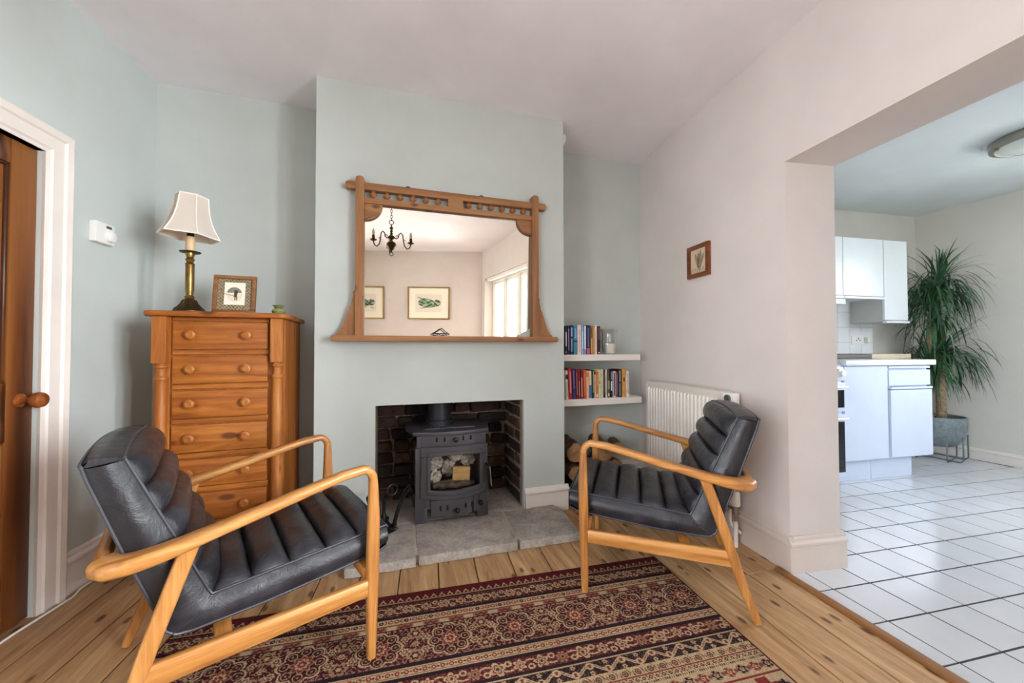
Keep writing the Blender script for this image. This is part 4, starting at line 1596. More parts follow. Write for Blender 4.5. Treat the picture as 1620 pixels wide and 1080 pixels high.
def lobed(du, dv, r, n, depth=0.2, ph=0.0):
    a = np.arctan2(dv, du)
    return np.hypot(du, dv) / (r * (1 - depth + depth * np.abs(np.cos(n / 2 * (a + ph)))))


def rosette(du, dv, r, n=8, m=None, outc=CRE, inc=NAV, midc=TAN):
    q = lobed(du, dv, r, n, 0.22)
    k = np.ones(len(u), bool) if m is None else m
    setc(k & (q < 1.0), outc)
    setc(k & (q < 0.80), inc)
    setc(k & (q < 0.58), outc)
    setc(k & (q < 0.42), RED)
    setc(k & (q < 0.22), midc)


def lace(m, su, sv, c, th=0.75, seed=0.0):
    n = np.sin(u * su + 1.7 * np.sin(v * sv * 0.6 + seed)) + np.sin(v * sv + 1.9 * np.sin(u * su * 0.45 + seed)) + 0.6 * np.sin((u + v) * su * 0.9 + seed)
    setc(m & (np.abs(n) < th), c)


# scalloped edge
m_ = band(0.024, 0.064)
setc(m_ & (np.abs(per(u, 0.034)) * 0.9 < (v - 0.026) * 0.5) & (v < 0.050), CRE)
setc(m_ & (np.hypot(per(u, 0.034), v - 0.045) < 0.006), MAR)
setc(band(0.052, 0.060), TAN)
setc(band(0.060, 0.067), NAV)
# first floral border: a vine with alternating flowers
def vine(m_, vc, amp, p, th, c):
    setc(m_ & (np.abs(v - vc - amp * np.sin(2 * PI * u / p)) < th), c)


def flower(m_, du, dv, r, n, c, ground, ph=0.0):
    q = lobed(du, dv, r, n, 0.5, ph)
    setc(m_ & (q < 1.12), ground)
    setc(m_ & (q < 1), c)
    setc(m_ & (q < 0.66), RED)
    setc(m_ & (q < 0.46), c)
    setc(m_ & (q < 0.24), NAV)


G1 = np.array([80, 22, 30])
m_ = band(0.067, 0.136)
setc(m_, G1)
lace(m_, 420, 390, np.array([150, 118, 92]), 0.20, 0.4)
vine(m_, 0.1015, 0.017, 0.14, 0.0030, CRE)
vine(m_, 0.1015, -0.017, 0.14, 0.0016, TAN)
for off in (0.0, 0.07):
    flower(m_, per(u, 0.14, off), v - 0.1015, 0.026 if off else 0.021, 6 if off else 4, CRE, G1)
for off, dv0 in ((0.035, 0.014), (-0.035, -0.014), (0.105, -0.016), (-0.105, 0.016)):
    q = np.abs(np.hypot(per(u, 0.28, off), v - 0.1015 - dv0) - 0.0085)
    setc(m_ & (q < 0.0026), CRE)
setc(band(0.136, 0.149), NAV)
# first guard
m_ = band(0.149, 0.182)
setc(m_, CRE)
setc(m_ & (np.abs(np.hypot(per(u, 0.022), (v - 0.1655)) - 0.0075) < 0.0022), RED)
setc(m_ & (np.abs(per(u, 0.092)) < 0.012), CRE)
setc(m_ & (np.hypot(per(u, 0.092), v - 0.1655) < 0.009), NAV)
setc(m_ & (np.hypot(per(u, 0.092), v - 0.1655) < 0.003), CRE)
setc(band(0.182, 0.186), RED)
m_ = band(0.186, 0.212)
setc(m_, TAN * 0.86)
setc(m_ & (np.abs(per(u, 0.096)) < 0.018) & (np.abs(v - 0.199) < 0.009), CRE)
setc(m_ & (np.abs(per(u, 0.096, 0.048)) < 0.024) & (np.abs(v - 0.199 + 0.004 * np.sin(u * 260)) < 0.006), RED)
setc(band(0.209, 0.214), NAV)
# wide main border with medallions
m_ = band(0.214, 0.376)
setc(m_, np.array([86, 22, 30]))
lace(m_, 205, 215, np.array([182, 152, 120]), 0.30, 1.3)
lace(m_, 255, 190, np.array([48, 24, 30]), 0.22, 2.9)
VC = 0.296
for off in (0.062 + 0.006,):
    du, dv = per(u, 0.243, off), v - VC
    q = lobed(du, dv, 0.079, 8, 0.20)
    setc(m_ & (q < 1.06), np.array([86, 22, 30]))
    setc(m_ & (np.abs(q - 0.98) < 0.05), CRE)
    setc(m_ & (q < 0.93), np.array([72, 22, 30]))
    a = np.arctan2(dv, du)
    rr_ = np.hypot(du, dv)
    lob = np.hypot(rr_ - 0.054, rr_ * np.abs(((a + PI / 8 * 0) % (PI / 4)) - PI / 8)) if False else np.hypot(rr_ - 0.054, rr_ * (np.abs((a + PI / 8) % (PI / 4) - PI / 8)))
    setc(m_ & (lob < 0.0150), CRE)
    setc(m_ & (lob < 0.0125), np.array([84, 24, 30]))
    setc(m_ & (lob < 0.0072), NAV)
    setc(m_ & (lob < 0.0040), TAN)
    q2 = lobed(du, dv, 0.040, 8, 0.35)
    setc(m_ & (q2 < 1), TAN)
    setc(m_ & (q2 < 0.85), RED)
    setc(m_ & (q2 < 0.6), CRE)
    setc(m_ & (q2 < 0.40), RED)
    setc(m_ & (np.abs(du) + np.abs(dv) < 0.006), CRE)
for off, dv0, r_ in ((0.19, 0.0, 0.013), (0.19, 0.052, 0.030), (0.19, -0.052, 0.030), (0.155, -0.03, 0.018), (0.225, 0.03, 0.018), (0.155, 0.03, 0.016), (0.225, -0.03, 0.016)):
    du, dv = per(u, 0.243, off), v - VC - dv0
    q = lobed(du, dv, r_, 6, 0.4)
    setc(m_ & (q < 1), CRE if r_ < 0.02 else TAN)
    setc(m_ & (q < 0.62), np.array([86, 22, 30]))
    setc(m_ & (q < 0.32), CRE)
setc(band(0.214, 0.222) & (per(u, 0.02) > 0), TAN)
setc(band(0.368, 0.376) & (per(u, 0.02) > 0), np.array([150, 110, 96]))
setc(band(0.376, 0.392), NAV)
# second guard with red dots
m_ = band(0.392, 0.428)
setc(m_, CRE)
setc(band(0.397, 0.399), RED)
setc(band(0.421, 0.423), RED)
setc(m_ & (np.hypot(per(u, 0.029), (v - 0.410)) < 0.0085), RED)
setc(m_ & (np.hypot(per(u, 0.029), (v - 0.410)) < 0.0038), CRE)
setc(m_ & (np.abs(per(u, 0.029, 0.0145)) + np.abs(v - 0.410) < 0.0045), NAV)
setc(band(0.428, 0.444), NAV)
# second floral border
G2 = np.array([90, 23, 30])
m_ = band(0.444, 0.500)
setc(m_, G2)
lace(m_, 380, 410, np.array([146, 112, 88]), 0.16, 2.2)
vine(m_, 0.472, 0.015, 0.15, 0.0032, CRE)
for off, r_, n_ in ((0.0, 0.030, 4), (0.075, 0.024, 8), (0.15, 0.027, 5), (0.225, 0.024, 6)):
    flower(m_, per(u, 0.30, off), v - 0.472, r_, n_, CRE if n_ != 8 else TAN, G2, 0.4)
for off, dv0 in ((0.037, 0.013), (-0.037, -0.013), (0.112, -0.013), (-0.112, 0.013)):
    q = np.abs(np.hypot(per(u, 0.30, off), (v - 0.472 - dv0) * 1.1) - 0.0095)
    setc(m_ & (q < 0.0030), CRE)
setc(band(0.500, 0.512), NAV)
setc(band(0.512, 0.517), CRE)
# serpentine border
m_ = band(0.517, 0.570)
setc(m_, NAV)
lace(m_, 430, 400, np.array([120, 96, 78]), 0.14, 1.1)
vine(m_, 0.543, 0.015, 0.115, 0.0066, CRE)
vine(m_, 0.543, 0.015, 0.115, 0.0018, RED)
for off, dv0 in ((0.029, -0.011), (-0.029, 0.011)):
    rr2 = np.hypot(per(u, 0.115, off), v - 0.543 - dv0)
    setc(m_ & (np.abs(rr2 - 0.0105) < 0.0030), CRE)
    setc(m_ & (rr2 < 0.0045), RED)
    q = lobed(per(u, 0.115, off), v - 0.543 + dv0 * 1.5, 0.009, 5, 0.4)
    setc(m_ & (q < 1), CRE)
    setc(m_ & (q < 0.45), RED)
setc(band(0.567, 0.571), CRE)
# cream bands
m_ = band(0.571, 0.604)
setc(m_, CRE)
q = lobed(per(u, 0.046), v - 0.588, 0.0115, 6, 0.15)
setc(m_ & (q < 1), NAV)
setc(m_ & (q < 0.66), TAN)
setc(m_ & (q < 0.34), RED)
setc(m_ & (np.abs(per(u - (v - 0.588) * 0.8, 0.046, 0.023)) < 0.0016), RED)
setc(m_ & (np.abs(np.abs(per(u, 0.046, 0.023)) - 0.007) < 0.0012) & (np.abs(v - 0.588) < 0.009), NAV)
setc(band(0.602, 0.606), RED)
m_ = band(0.606, 0.628)
setc(m_, CRE)
setc(m_ & (np.abs(per(u, 0.024)) + np.abs(v - 0.617) < 0.0082), NAV)
setc(m_ & (np.abs(per(u, 0.024)) + np.abs(v - 0.617) < 0.0035), CRE)
setc(m_ & (np.abs(per(u, 0.024, 0.012)) + np.abs(v - 0.611) < 0.0038), RED)
setc(m_ & (np.abs(per(u, 0.024, 0.012)) + np.abs(v - 0.623) < 0.0038), RED)
setc(band(0.628, 0.636) & (per(u, 0.008) > 0), NAV)
setc(band(0.628, 0.636) & (per(u, 0.008) <= 0), CRE)
m_ = band(0.636, 0.690)
setc(m_, CRE * 0.97)
vine(m_, 0.663, 0.016, 0.10, 0.0014, RED)
vine(m_, 0.663, -0.016, 0.10, 0.0014, np.array([110, 90, 72]))
for off in (0.025, -0.025):
    q = lobed(per(u, 0.10, off), v - 0.663, 0.017, 5, 0.4, 0.5)
    setc(m_ & (q < 1), NAV if off > 0 else RED)
    setc(m_ & (q < 0.5), CRE)
    setc(m_ & (q < 0.25), RED)
for off in (0.0, 0.05):
    q = lobed(per(u, 0.10, off), v - 0.663, 0.008, 4, 0.5)
    setc(m_ & (q < 1), np.array([120, 70, 58]))
setc(band(0.690, 0.697), RED)
# field with stepped medallions
m_ = band(0.697, 2.75)
setc(m_, CRE * 0.96)
lace(m_, 90, 90, TAN, 0.16, 0.7)
st_ = lambda x: np.floor(x / 0.022) * 0.022
dd = np.abs(st_(np.abs(per(u, 0.42, 0.10)))) + np.abs(st_(np.abs(per(v - 0.90, 0.40))))
setc(m_ & (np.abs(dd - 0.165) < 0.012), RED)
setc(m_ & (dd < 0.154), CRE)
q = lobed(per(u, 0.42, 0.10), per(v - 0.90, 0.40), 0.06, 8, 0.4)
setc(m_ & (q < 1), NAV)
setc(m_ & (q < 0.7), TAN)
setc(m_ & (q < 0.4), RED)
q = lobed(per(u, 0.42, 0.31), per(v - 1.10, 0.40), 0.075, 6, 0.4)
setc(m_ & (q < 1), NAV)
setc(m_ & (q < 0.75), CRE)
setc(m_ & (q < 0.45), RED)
q = lobed(per(u, 0.14, 0.04), per(v - 0.74, 0.20), 0.020, 5, 0.5)
setc(m_ & (q < 1) & (dd > 0.18), NAV)
fine = (np.sin(u * 690 + 2 * np.sin(v * 170)) * np.sin(v * 640 + 2 * np.sin(u * 150)) > 0.62)
is_cre = (col[:, 0] > 185)
col[is_cre & fine] = np.array([150, 112, 88])
setc((u > -0.006) | (u < -2.024) | (v < 0.004), MAR * 0.8)
col += RNG.normal(0, 7, (len(u), 1))
PT = np.stack([rug_o.x + rug_u.x * u + rug_v.x * v, rug_o.y + rug_u.y * u + rug_v.y * v, np.full(len(u), 0.0036) + 0.0004 * np.sin(u * 7) * np.sin(v * 9)], 1)
rc = PT.mean(0)
rc[2] = 0
nu, nv = len(us), len(vs_)
idx = np.arange(nu * nv).reshape(nv, nu)
F = np.stack([idx[:-1, :-1].ravel(), idx[1:, :-1].ravel(), idx[1:, 1:].ravel(), idx[:-1, 1:].ravel()], 1)
# a skirt gives the rug its thickness
edge = np.concatenate([idx[0, :], idx[1:, -1], idx[-1, -2::-1], idx[-2:0:-1, 0]])
low = PT[edge].copy()
low[:, 2] = 0.0
k0 = len(PT)
PT2 = np.concatenate([PT, low]) - rc
ne = len(edge)
SKF = np.stack([edge, np.roll(edge, -1), k0 + np.roll(np.arange(ne), -1), k0 + np.arange(ne)], 1)
allF = np.concatenate([F, SKF]).astype(np.int32)
me = bpy.data.meshes.new('rug')
me.vertices.add(len(PT2))
me.vertices.foreach_set('co', PT2.astype(np.float32).ravel())
me.loops.add(allF.size)
me.loops.foreach_set('vertex_index', allF.ravel())
me.polygons.add(len(allF))
me.polygons.foreach_set('loop_start', np.arange(0, allF.size, 4, dtype=np.int32))
me.update(calc_edges=True)
me.validate()
paint(me, np.concatenate([col, col[edge] * 0.6]))
rug = link('rug', me, attr_mat('rug_pile', 0.95, 0.35))
rug.location = rc
tag(rug, 'deep red and cream patterned rug laid on the floorboards before the hearth', 'rug')

# ------------------------------------------------------------------ radiator on the right wall
AW = math.atan2(-1, -SR)          # local x runs along the wall towards the camera, local -y points into the room
rd = thing('radiator', 'white ribbed panel radiator on the right wall behind the armchair', 'radiator', (*rw(2.375), 0), AW)
RL_ = 0.735
M_RAD = plain('radiator_enamel', 'ddd6cc', 0.35, var=0.015)
ZB, ZT = 0.195, 0.806
m = MB()
rib = 0.0335
nr = int(RL_ / rib)
prof = []
for i in range(nr):
    x0 = i * rib
    for fx, dy in ((0.0, 0.0), (0.10, 0.0), (0.24, -0.009), (0.76, -0.009), (0.90, 0.0)):
        prof.append((x0 + fx * rib, dy))
prof.append((nr * rib, 0.0))
P = []
for z, k in ((ZB, 0.0), (ZB + 0.03, 0.0), (ZB + 0.045, 1.0), (ZT - 0.050, 1.0), (ZT - 0.035, 0.0), (ZT, 0.0)):
    P.append([(x, -0.092 + dy * k, z) for x, dy in prof])
m.grid(P)
m.box(0.0, RL_, -0.090, -0.078, ZB, ZT)
m.build('front_panel', M_RAD, rd, ang=30)
MB().box(0.0, RL_, -0.045, -0.033, ZB, ZT).build('rear_panel', M_RAD, rd, 0.003)
gr = MB()
gr.box(-0.004, RL_ + 0.004, -0.097, -0.093, ZT - 0.010, ZT + 0.006)
gr.box(-0.004, RL_ + 0.004, -0.034, -0.030, ZT - 0.010, ZT + 0.006)
for i in range(38):
    gr.box(i * RL_ / 38, i * RL_ / 38 + 0.010, -0.095, -0.032, ZT + 0.001, ZT + 0.005)
o = gr.build('top_grille', M_RAD, rd, smooth=False)
o['kind'] = 'stuff'
for x in (-0.006, RL_):
    MB().box(x, x + 0.006, -0.097, -0.030, ZB + 0.02, ZT + 0.004).build('side_cover', M_RAD, rd, 0.001, 1)
m = MB().box(RL_ + 0.004, RL_ + 0.070, -0.086, -0.040, ZT - 0.058, ZT + 0.002)
m.build('end_block', M_WHITE, rd, 0.004)
MB().lathe([(0.021, 0), (0.021, -0.007), (0.014, -0.009), (0.014, -0.003), (0.008, -0.003), (0.008, -0.012), (0.0, -0.012)], RL_ + 0.039, -0.087, 18, 'Y', ZT - 0.027).build('air_vent', plain('dull_metal', '6e6c68', 0.4, 0.5), rd)
MB().box(RL_ + 0.001, RL_ + 0.032, -0.080, -0.040, 0.185, 0.30).build('valve_plate', M_WHITE, rd, 0.003)
MB().lathe([(0.020, 0.215), (0.023, 0.222), (0.023, 0.280), (0.019, 0.290), (0.0, 0.292)], RL_ + 0.070, -0.075, 20).build('valve_head', M_WHITE, rd)
MB().tube([(RL_ + 0.02, -0.075, 0.195), (RL_ + 0.07, -0.075, 0.195)], 0.011, 10).lathe([(0.013, 0.17), (0.015, 0.18), (0.015, 0.215), (0.009, 0.217)], RL_ + 0.070, -0.075, 14).lathe([(0.007, 0.13), (0.007, 0.17)], RL_ + 0.070, -0.075, 12).build('valve_body', plain('valve_brass', '9c948a', 0.3, 0.7), rd)
MB().tube([(RL_ + 0.070, -0.075, 0.0), (RL_ + 0.070, -0.075, 0.135)], 0.0115, 12).build('pipe', M_TRIM, rd)
MB().tube([(RL_ + 0.016, -0.06, 0.19), (RL_ + 0.016, -0.06, 0.115), (RL_ + 0.03, -0.06, 0.09), (RL_ + 0.075, -0.045, 0.07)], 0.0075, 10).build('pipe', M_TRIM, rd)
for x in (0.12, RL_ - 0.12):
    MB().box(x - 0.015, x + 0.015, -0.034, -0.002, ZB + 0.06, ZT - 0.06).build('wall_bracket', M_RAD, rd, smooth=False)

# little framed print on the right wall
wp = thing('wall_picture', 'small brown-framed feather print on the right wall above the radiator', 'picture', (*rw(2.012), 1.497), AW)
PW, PH = 0.195, 0.205
m = MB()
m.box(0, PW, -0.024, -0.003, 0, 0.026)
m.box(0, PW, -0.024, -0.003, PH - 0.026, PH)
m.box(0, 0.026, -0.024, -0.003, 0.026, PH - 0.026)
m.box(PW - 0.026, PW, -0.024, -0.003, 0.026, PH - 0.026)
m.build('frame', wood('mahogany', '4a2412', '6e3a1c', '8a4f28', axis='X', freq=18, stretch=0.1, rough=0.35), wp, 0.003)


def feather_fn(X, Z):
    n = RNG.normal(0, 1, len(X))
    c = np.full((len(X), 3), (205.0, 186, 160)) + (n * 4)[:, None]
    for cx, tilt_, w, h, cc in ((0.010, 0.12, 0.016, 0.060, (110, 92, 74)), (-0.016, -0.25, 0.013, 0.045, (140, 112, 86)), (0.030, 0.35, 0.012, 0.040, (126, 104, 84)), (-0.004, 0.0, 0.010, 0.050, (96, 84, 70))):
        x = X - cx - tilt_ * Z
        q = (x / w) ** 2 + ((Z - 0.004) / h) ** 2
        k = (q < 1) & (np.sin((Z + np.abs(x) * 1.3) * 700) > -0.35)
        c[k] = np.array(cc) + (n[k] * 12)[:, None]
        k = (np.abs(x) < 0.0014) & (np.abs(Z) < h)
        c[k] = (70, 58, 46)
    k = (Z < -0.040) & (np.sin(X * 260 + Z * 150) * np.sin(Z * 310) > 0.1)
    c[k] = (150, 126, 100)
    return c


o = print_plane('feather_print', PW - 0.05, PH - 0.05, 56, 58, feather_fn, wp, (PW / 2, -0.012, PH / 2))
MB().box(0.01, PW - 0.01, -0.006, -0.002, 0.01, PH - 0.01).build('backing', plain('frame_back', '4a3826', 0.8), wp, smooth=False)

# ------------------------------------------------------------------ alcove shelves, books, candle
SHF = 2.402
M_SHELF = plain('white_shelf', 'eae5df', 0.4, var=0.01)
shelves = []
for z0, z1, xr_, lab in ((0.962, 1.007, 1.752, 'upper white floating shelf in the right alcove, carrying the candle glass'), (0.647, 0.694, 1.762, 'lower white floating shelf in the right alcove, over the log pile')):
    o = MB().box(X2 + 0.001, xr_, SHF, YB - 0.001, z0, z1).build('floating_shelf', M_SHELF, None, 0.002, 1)
    tag(o, lab, 'shelf', 'floating shelves in the right alcove')
    shelves.append(o)


def ux(uu, y):
    return y * math.tan(math.atan((uu - 810) / 600.0) + _yaw)


PAGE = plain('book_pages', 'e6dcc6', 0.9, var=0.05)


def book(u0, u1, y, z, h, cov, lab, group, stripe=None, lean0=0.0, depth=0.13, paper=False):
    x0, x1 = ux(890 + u0 / 12.46, y), ux(890 + u1 / 12.46, y)
    t = max(0.008, x1 - x0 - 0.0016)
    b = thing('book', lab, 'book', ((x0 + x1) / 2, y, z), 0.0, group)
    b.rotation_euler = (0, lean0, 0)
    mc = plain('book_' + cov, cov, 0.45, var=0.06, scale=30)
    c = 0.0022
    m = MB()
    m.prism([(-t / 2, depth), (-t / 2, 0.004), (-t / 2 + c, 0.0), (t / 2 - c, 0.0), (t / 2, 0.004), (t / 2, depth), (t / 2 - c, depth), (t / 2 - c, 0.004 + c), (-t / 2 + c, 0.004 + c), (-t / 2 + c, depth)], 0, h)
    m.build('cover', mc, b)
    MB().box(-t / 2 + c, t / 2 - c, 0.0065, depth - 0.003, 0.003, h - 0.003).build('pages', PAGE, b, smooth=False)
    if stripe:
        for (z0, z1, w_, cc) in stripe:
            MB().box(-t * w_ / 2, t * w_ / 2, -0.0006, 0.0006, z0 * h, z1 * h).build('spine_label', plain('book_' + cc, cc, 0.5, var=0.05), b, smooth=False)
    return b


top_books = [
    (47, 95, .197, '17171b', 'black spine with white lettering', [(.30, .80, .5, 'd9d9de'), (.06, .12, .6, '8a8a90')]),
    (98, 146, .203, '2b3150', 'slate navy spine with grey lettering', [(.15, .9, .35, '9aa2bd')]),
    (148, 212, .206, '252a5e', 'navy spine with pale lilac title', [(.62, .92, .5, 'b8b7de'), (.10, .55, .45, '9d9fd0')]),
    (215, 293, .206, '3a86ad', 'bright blue and teal spine', [(.02, .42, .9, '3f9aa0'), (.55, .9, .35, '7cc4e0'), (.43, .48, .96, '1c3c4a')]),
    (296, 372, .209, 'ead7d6', 'pale pink white spine', [(.08, .88, .3, 'd6a9a6')]),
    (375, 418, .206, '8fb3c9', 'pale sky blue spine', [(.2, .8, .4, 'dfeaf0')]),
    (420, 468, .206, '7f9dbd', 'dusty blue spine with white band', [(.18, .97, .5, 'eeeef0')]),
    (470, 545, .209, '262049', 'dark violet spine fading to pink foot', [(.02, .22, .9, 'b85c84'), (.25, .9, .35, '5b66a8')]),
    (548, 600, .205, '8c6a33', 'ochre brown mottled spine', [(.05, .55, .6, 'c2a050'), (.6, .92, .4, '5a4526')]),
    (602, 637, .206, 'cf9a58', 'narrow tan orange spine', [(.1, .9, .3, 'e6bf86')]),
    (641, 684, .209, 'ece4e0', 'plain white spine', [(.1, .8, .25, 'c9b4ae')]),
    (688, 750, .203, '3a1418', 'dark maroon spine with small white mark', [(.04, .08, .5, 'e8dcd8'), (.52, .94, .3, '8a5a58')]),
]
for a, b_, h, cov, lab, stp in top_books:
    book(a, b_, 2.416 + random.uniform(-.002, .003), 1.007, h, cov, 'book with ' + lab + ', on the upper alcove shelf', 'books on the upper alcove shelf', stp)
low_books = [
    (64, 120, .205, 'dcd6c8', 'white spine with black strokes', [(.70, .86, .9, '222020'), (.1, .6, .3, '9a968a')], -.035),
    (126, 196, .222, 'b8312c', 'bright red spine with pink lettering', [(.2, .9, .35, 'e8a08e')], -.035),
    (200, 262, .216, '37356a', 'violet navy spine', [(.02, .18, .8, '2a3c9c'), (.35, .95, .45, '6a66a2')], -.030),
    (266, 310, .212, '7c1f26', 'dark red spine', [(.15, .9, .3, 'c08480')], -.028),
    (314, 352, .212, '8f2730', 'crimson spine', [(.1, .6, .35, 'd09a92')], -.026),
    (355, 408, .205, '5a161c', 'maroon spine with white streak', [(.06, .75, .22, 'e6d8d2')], -.022),
    (412, 466, .208, 'c84428', 'orange red spine', [(.1, .9, .3, 'e07850')], -.018),
    (469, 516, .196, 'e0b98c', 'peach cream spine with orange head', [(.80, .95, .9, 'd06a30')], -.010),
    (519, 574, .200, 'd9c9a6', 'cream spine with a blue foot', [(.02, .48, .96, '4a6a9e')], -.006),
    (577, 628, .205, '26301f', 'black green spine', [(.2, .95, .25, 'b9bf9a')], 0.0),
    (632, 652, .170, 'e8dcc0', 'slim short ivory spine', None, 0.0),
    (655, 702, .190, 'd2742a', 'orange spine', [(.03, .15, .8, 'e9d9bc'), (.5, .9, .3, 'f0b070')], 0.0),
    (705, 748, .206, 'd6cfae', 'pale cream spine with small gold seal', [(.50, .60, .6, 'a08a4a')], 0.0),
    (751, 806, .208, 'cfd0b0', 'greenish cream spine', [(.1, .9, .3, 'b9ba96')], 0.0),
    (812, 844, .206, '3c2c24', 'narrow dark brown spine', [(.2, .9, .4, '8a7458')], 0.0),
    (847, 878, .206, 'e6e0dc', 'narrow white spine', [(.1, .9, .3, 'b9b0ac')], 0.0),
    (881, 930, .206, '5a4a3a', 'brown and olive spine', [(.3, .6, .8, '8f9070'), (.05, .15, .6, 'd8d0c0')], 0.0),
    (935, 984, .200, '141416', 'black spine with white panels', [(.25, .60, .5, 'e2e0dc'), (.66, .95, .4, '8f8f8f')], 0.0),
    (989, 1050, .193, 'cbbccb', 'lilac white spine with dark lettering', [(.06, .94, .4, '4e3c58')], 0.0),
    (1053, 1084, .188, '8a5a66', 'mauve spine', [(.15, .9, .3, 'b58a94')], 0.0),
    (1088, 1164, .206, '1e1f22', 'thick black spine with grey scene', [(.05, .5, .4, '6e7a80'), (.55, .95, .3, '9aa09a')], 0.0),
    (1169, 1246, .208, 'd39a48', 'mustard yellow spine with black emblem', [(.55, .70, .35, '2a1c10')], 0.0),
    (1252, 1308, .190, 'e9e2e2', 'white spine with mauve lettering, at the row end', [(.1, .92, .3, 'a88a98')], 0.0),
]
for a, b_, h, cov, lab, stp, ln in low_books:
    book(a, b_, 2.418 + random.uniform(-.002, .004), 0.6945, h * 0.98, cov, 'book with ' + lab + ', on the lower alcove shelf', 'books on the lower alcove shelf', stp, ln)

cg = thing('hurricane_glass', 'clear flared glass candle holder at the right of the upper alcove shelf', 'candle holder', (1.528, 2.47, 1.007))
gp_ = [(0.0, 0.0), (0.042, 0.0), (0.050, 0.006), (0.050, 0.014), (0.058, 0.05), (0.061, 0.08), (0.057, 0.12), (0.054, 0.145), (0.060, 0.170), (0.068, 0.186)]
inn = [(r_ - 0.003, h_) for r_, h_ in gp_[:2:-1]] + [(0.046, 0.012), (0.0, 0.011)]
t = NT('clear_glass')
t.b.inputs['Base Color'].default_value = (0.95, 0.98, 0.97, 1)
t.b.inputs['Transmission Weight'].default_value = 1.0
t.b.inputs['Roughness'].default_value = 0.02
t.b.inputs['IOR'].default_value = 1.25
lp_ = pane_mat('jar_glass', (0.90, 0.93, 0.92, 1), 0.16)
MB().lathe(gp_, 0, 0, 32, closed=False).build('glass', lp_, cg, ang=60)
cd = thing('pillar_candle', 'white pillar candle inside the glass on the upper alcove shelf', 'candle', (1.536, 2.466, 1.013))
MB().lathe([(0.036, 0), (0.037, 0.003), (0.037, 0.068), (0.033, 0.073), (0.015, 0.068), (0.0, 0.067)], 0, 0, 24).build('wax', plain('candle_wax', 'ece6da', 0.5), cd)
MB().tube([(0, 0, 0.066), (0.001, 0, 0.080)], 0.0015, 6).build('wick', M_DARK, cd)

# ------------------------------------------------------------------ log pile in the alcove
BARK = plain('log_bark', '4a3524', 0.9, var=0.45, scale=22, bump=0.9, bscale=45)
CUT = wood('log_cut', '664828', '8a663e', 'a58058', axis='Y', freq=18, stretch=0.5, rough=0.8)
logs = [  # centre, length, radius, yaw, pitch, label
    ((1.180, 2.43, 0.075), .30, .062, 1.50, 0.0, 'log with a tan cut end, bottom left of the alcove log pile'),
    ((1.330, 2.44, 0.075), .30, .064, 1.57, 0.0, 'bottom middle log of the alcove log pile'),
    ((1.482, 2.44, 0.075), .30, .066, 1.55, 0.0, 'bottom right log of the alcove log pile'),
    ((1.195, 2.46, 0.205), .28, .060, 1.50, 0.0, 'second-row left log of the alcove pile'),
    ((1.345, 2.46, 0.208), .28, .062, 1.58, 0.0, 'second-row middle log of the alcove pile'),
    ((1.495, 2.47, 0.212), .28, .062, 1.55, 0.0, 'second-row right log of the alcove pile'),
    ((1.205, 2.46, 0.343), .26, .068, 1.42, 0.0, 'thick dark log with ragged bark, top left of the alcove pile'),
    ((1.440, 2.46, 0.336), .28, .056, 1.30, 0.10, 'round brown log standing out at the top of the alcove pile'),
    ((1.600, 2.50, 0.330), .22, .040, 1.2, -0.05, 'slim dark split log lying across the top of the alcove pile'),
]
for i, (c, L_, r_, yw, pt, lab) in enumerate(logs):
    rg = random.Random(100 + i)
    lo = thing('log', lab, 'log', c, 0.0, 'logs stacked in the right alcove')
    lo.rotation_euler = (0, -pt, yw)
    n = 14
    amp = [rg.uniform(0.86, 1.06) for _ in range(n)]
    m = MB()
    vs, fs = [], []
    K = 7
    for j in range(K):
        for k in range(n):
            a = 2 * PI * k / n
            rr_ = r_ * amp[k] * rg.uniform(0.96, 1.04)
            vs.append((-L_ / 2 + L_ * j / (K - 1), rr_ * math.cos(a), rr_ * math.sin(a)))
    for j in range(K - 1):
        for k in range(n):
            a, b = j * n + k, j * n + (k + 1) % n
            fs.append((a, b, b + n, a + n))
    m.add(vs, fs)
    m.build('bark', BARK, lo, ang=60)
    for e_, sg in ((0, -1), (K - 1, 1)):
        q = MB()
        ring = [(vs[e_ * n + k][0] + sg * 0.002, vs[e_ * n + k][1] * 0.98, vs[e_ * n + k][2] * 0.98) for k in range(n)]
        q.add(ring + [(ring[0][0], 0, 0)], [(k, (k + 1) % n, n) for k in range(n)])
        q.build('cut_end', CUT, lo, smooth=False)

# ------------------------------------------------------------------ behind the camera, seen in the mirror
RA = math.atan2(-RT[1], -RT[0])     # rear wall frame: local x towards the right wall, local +y into the room


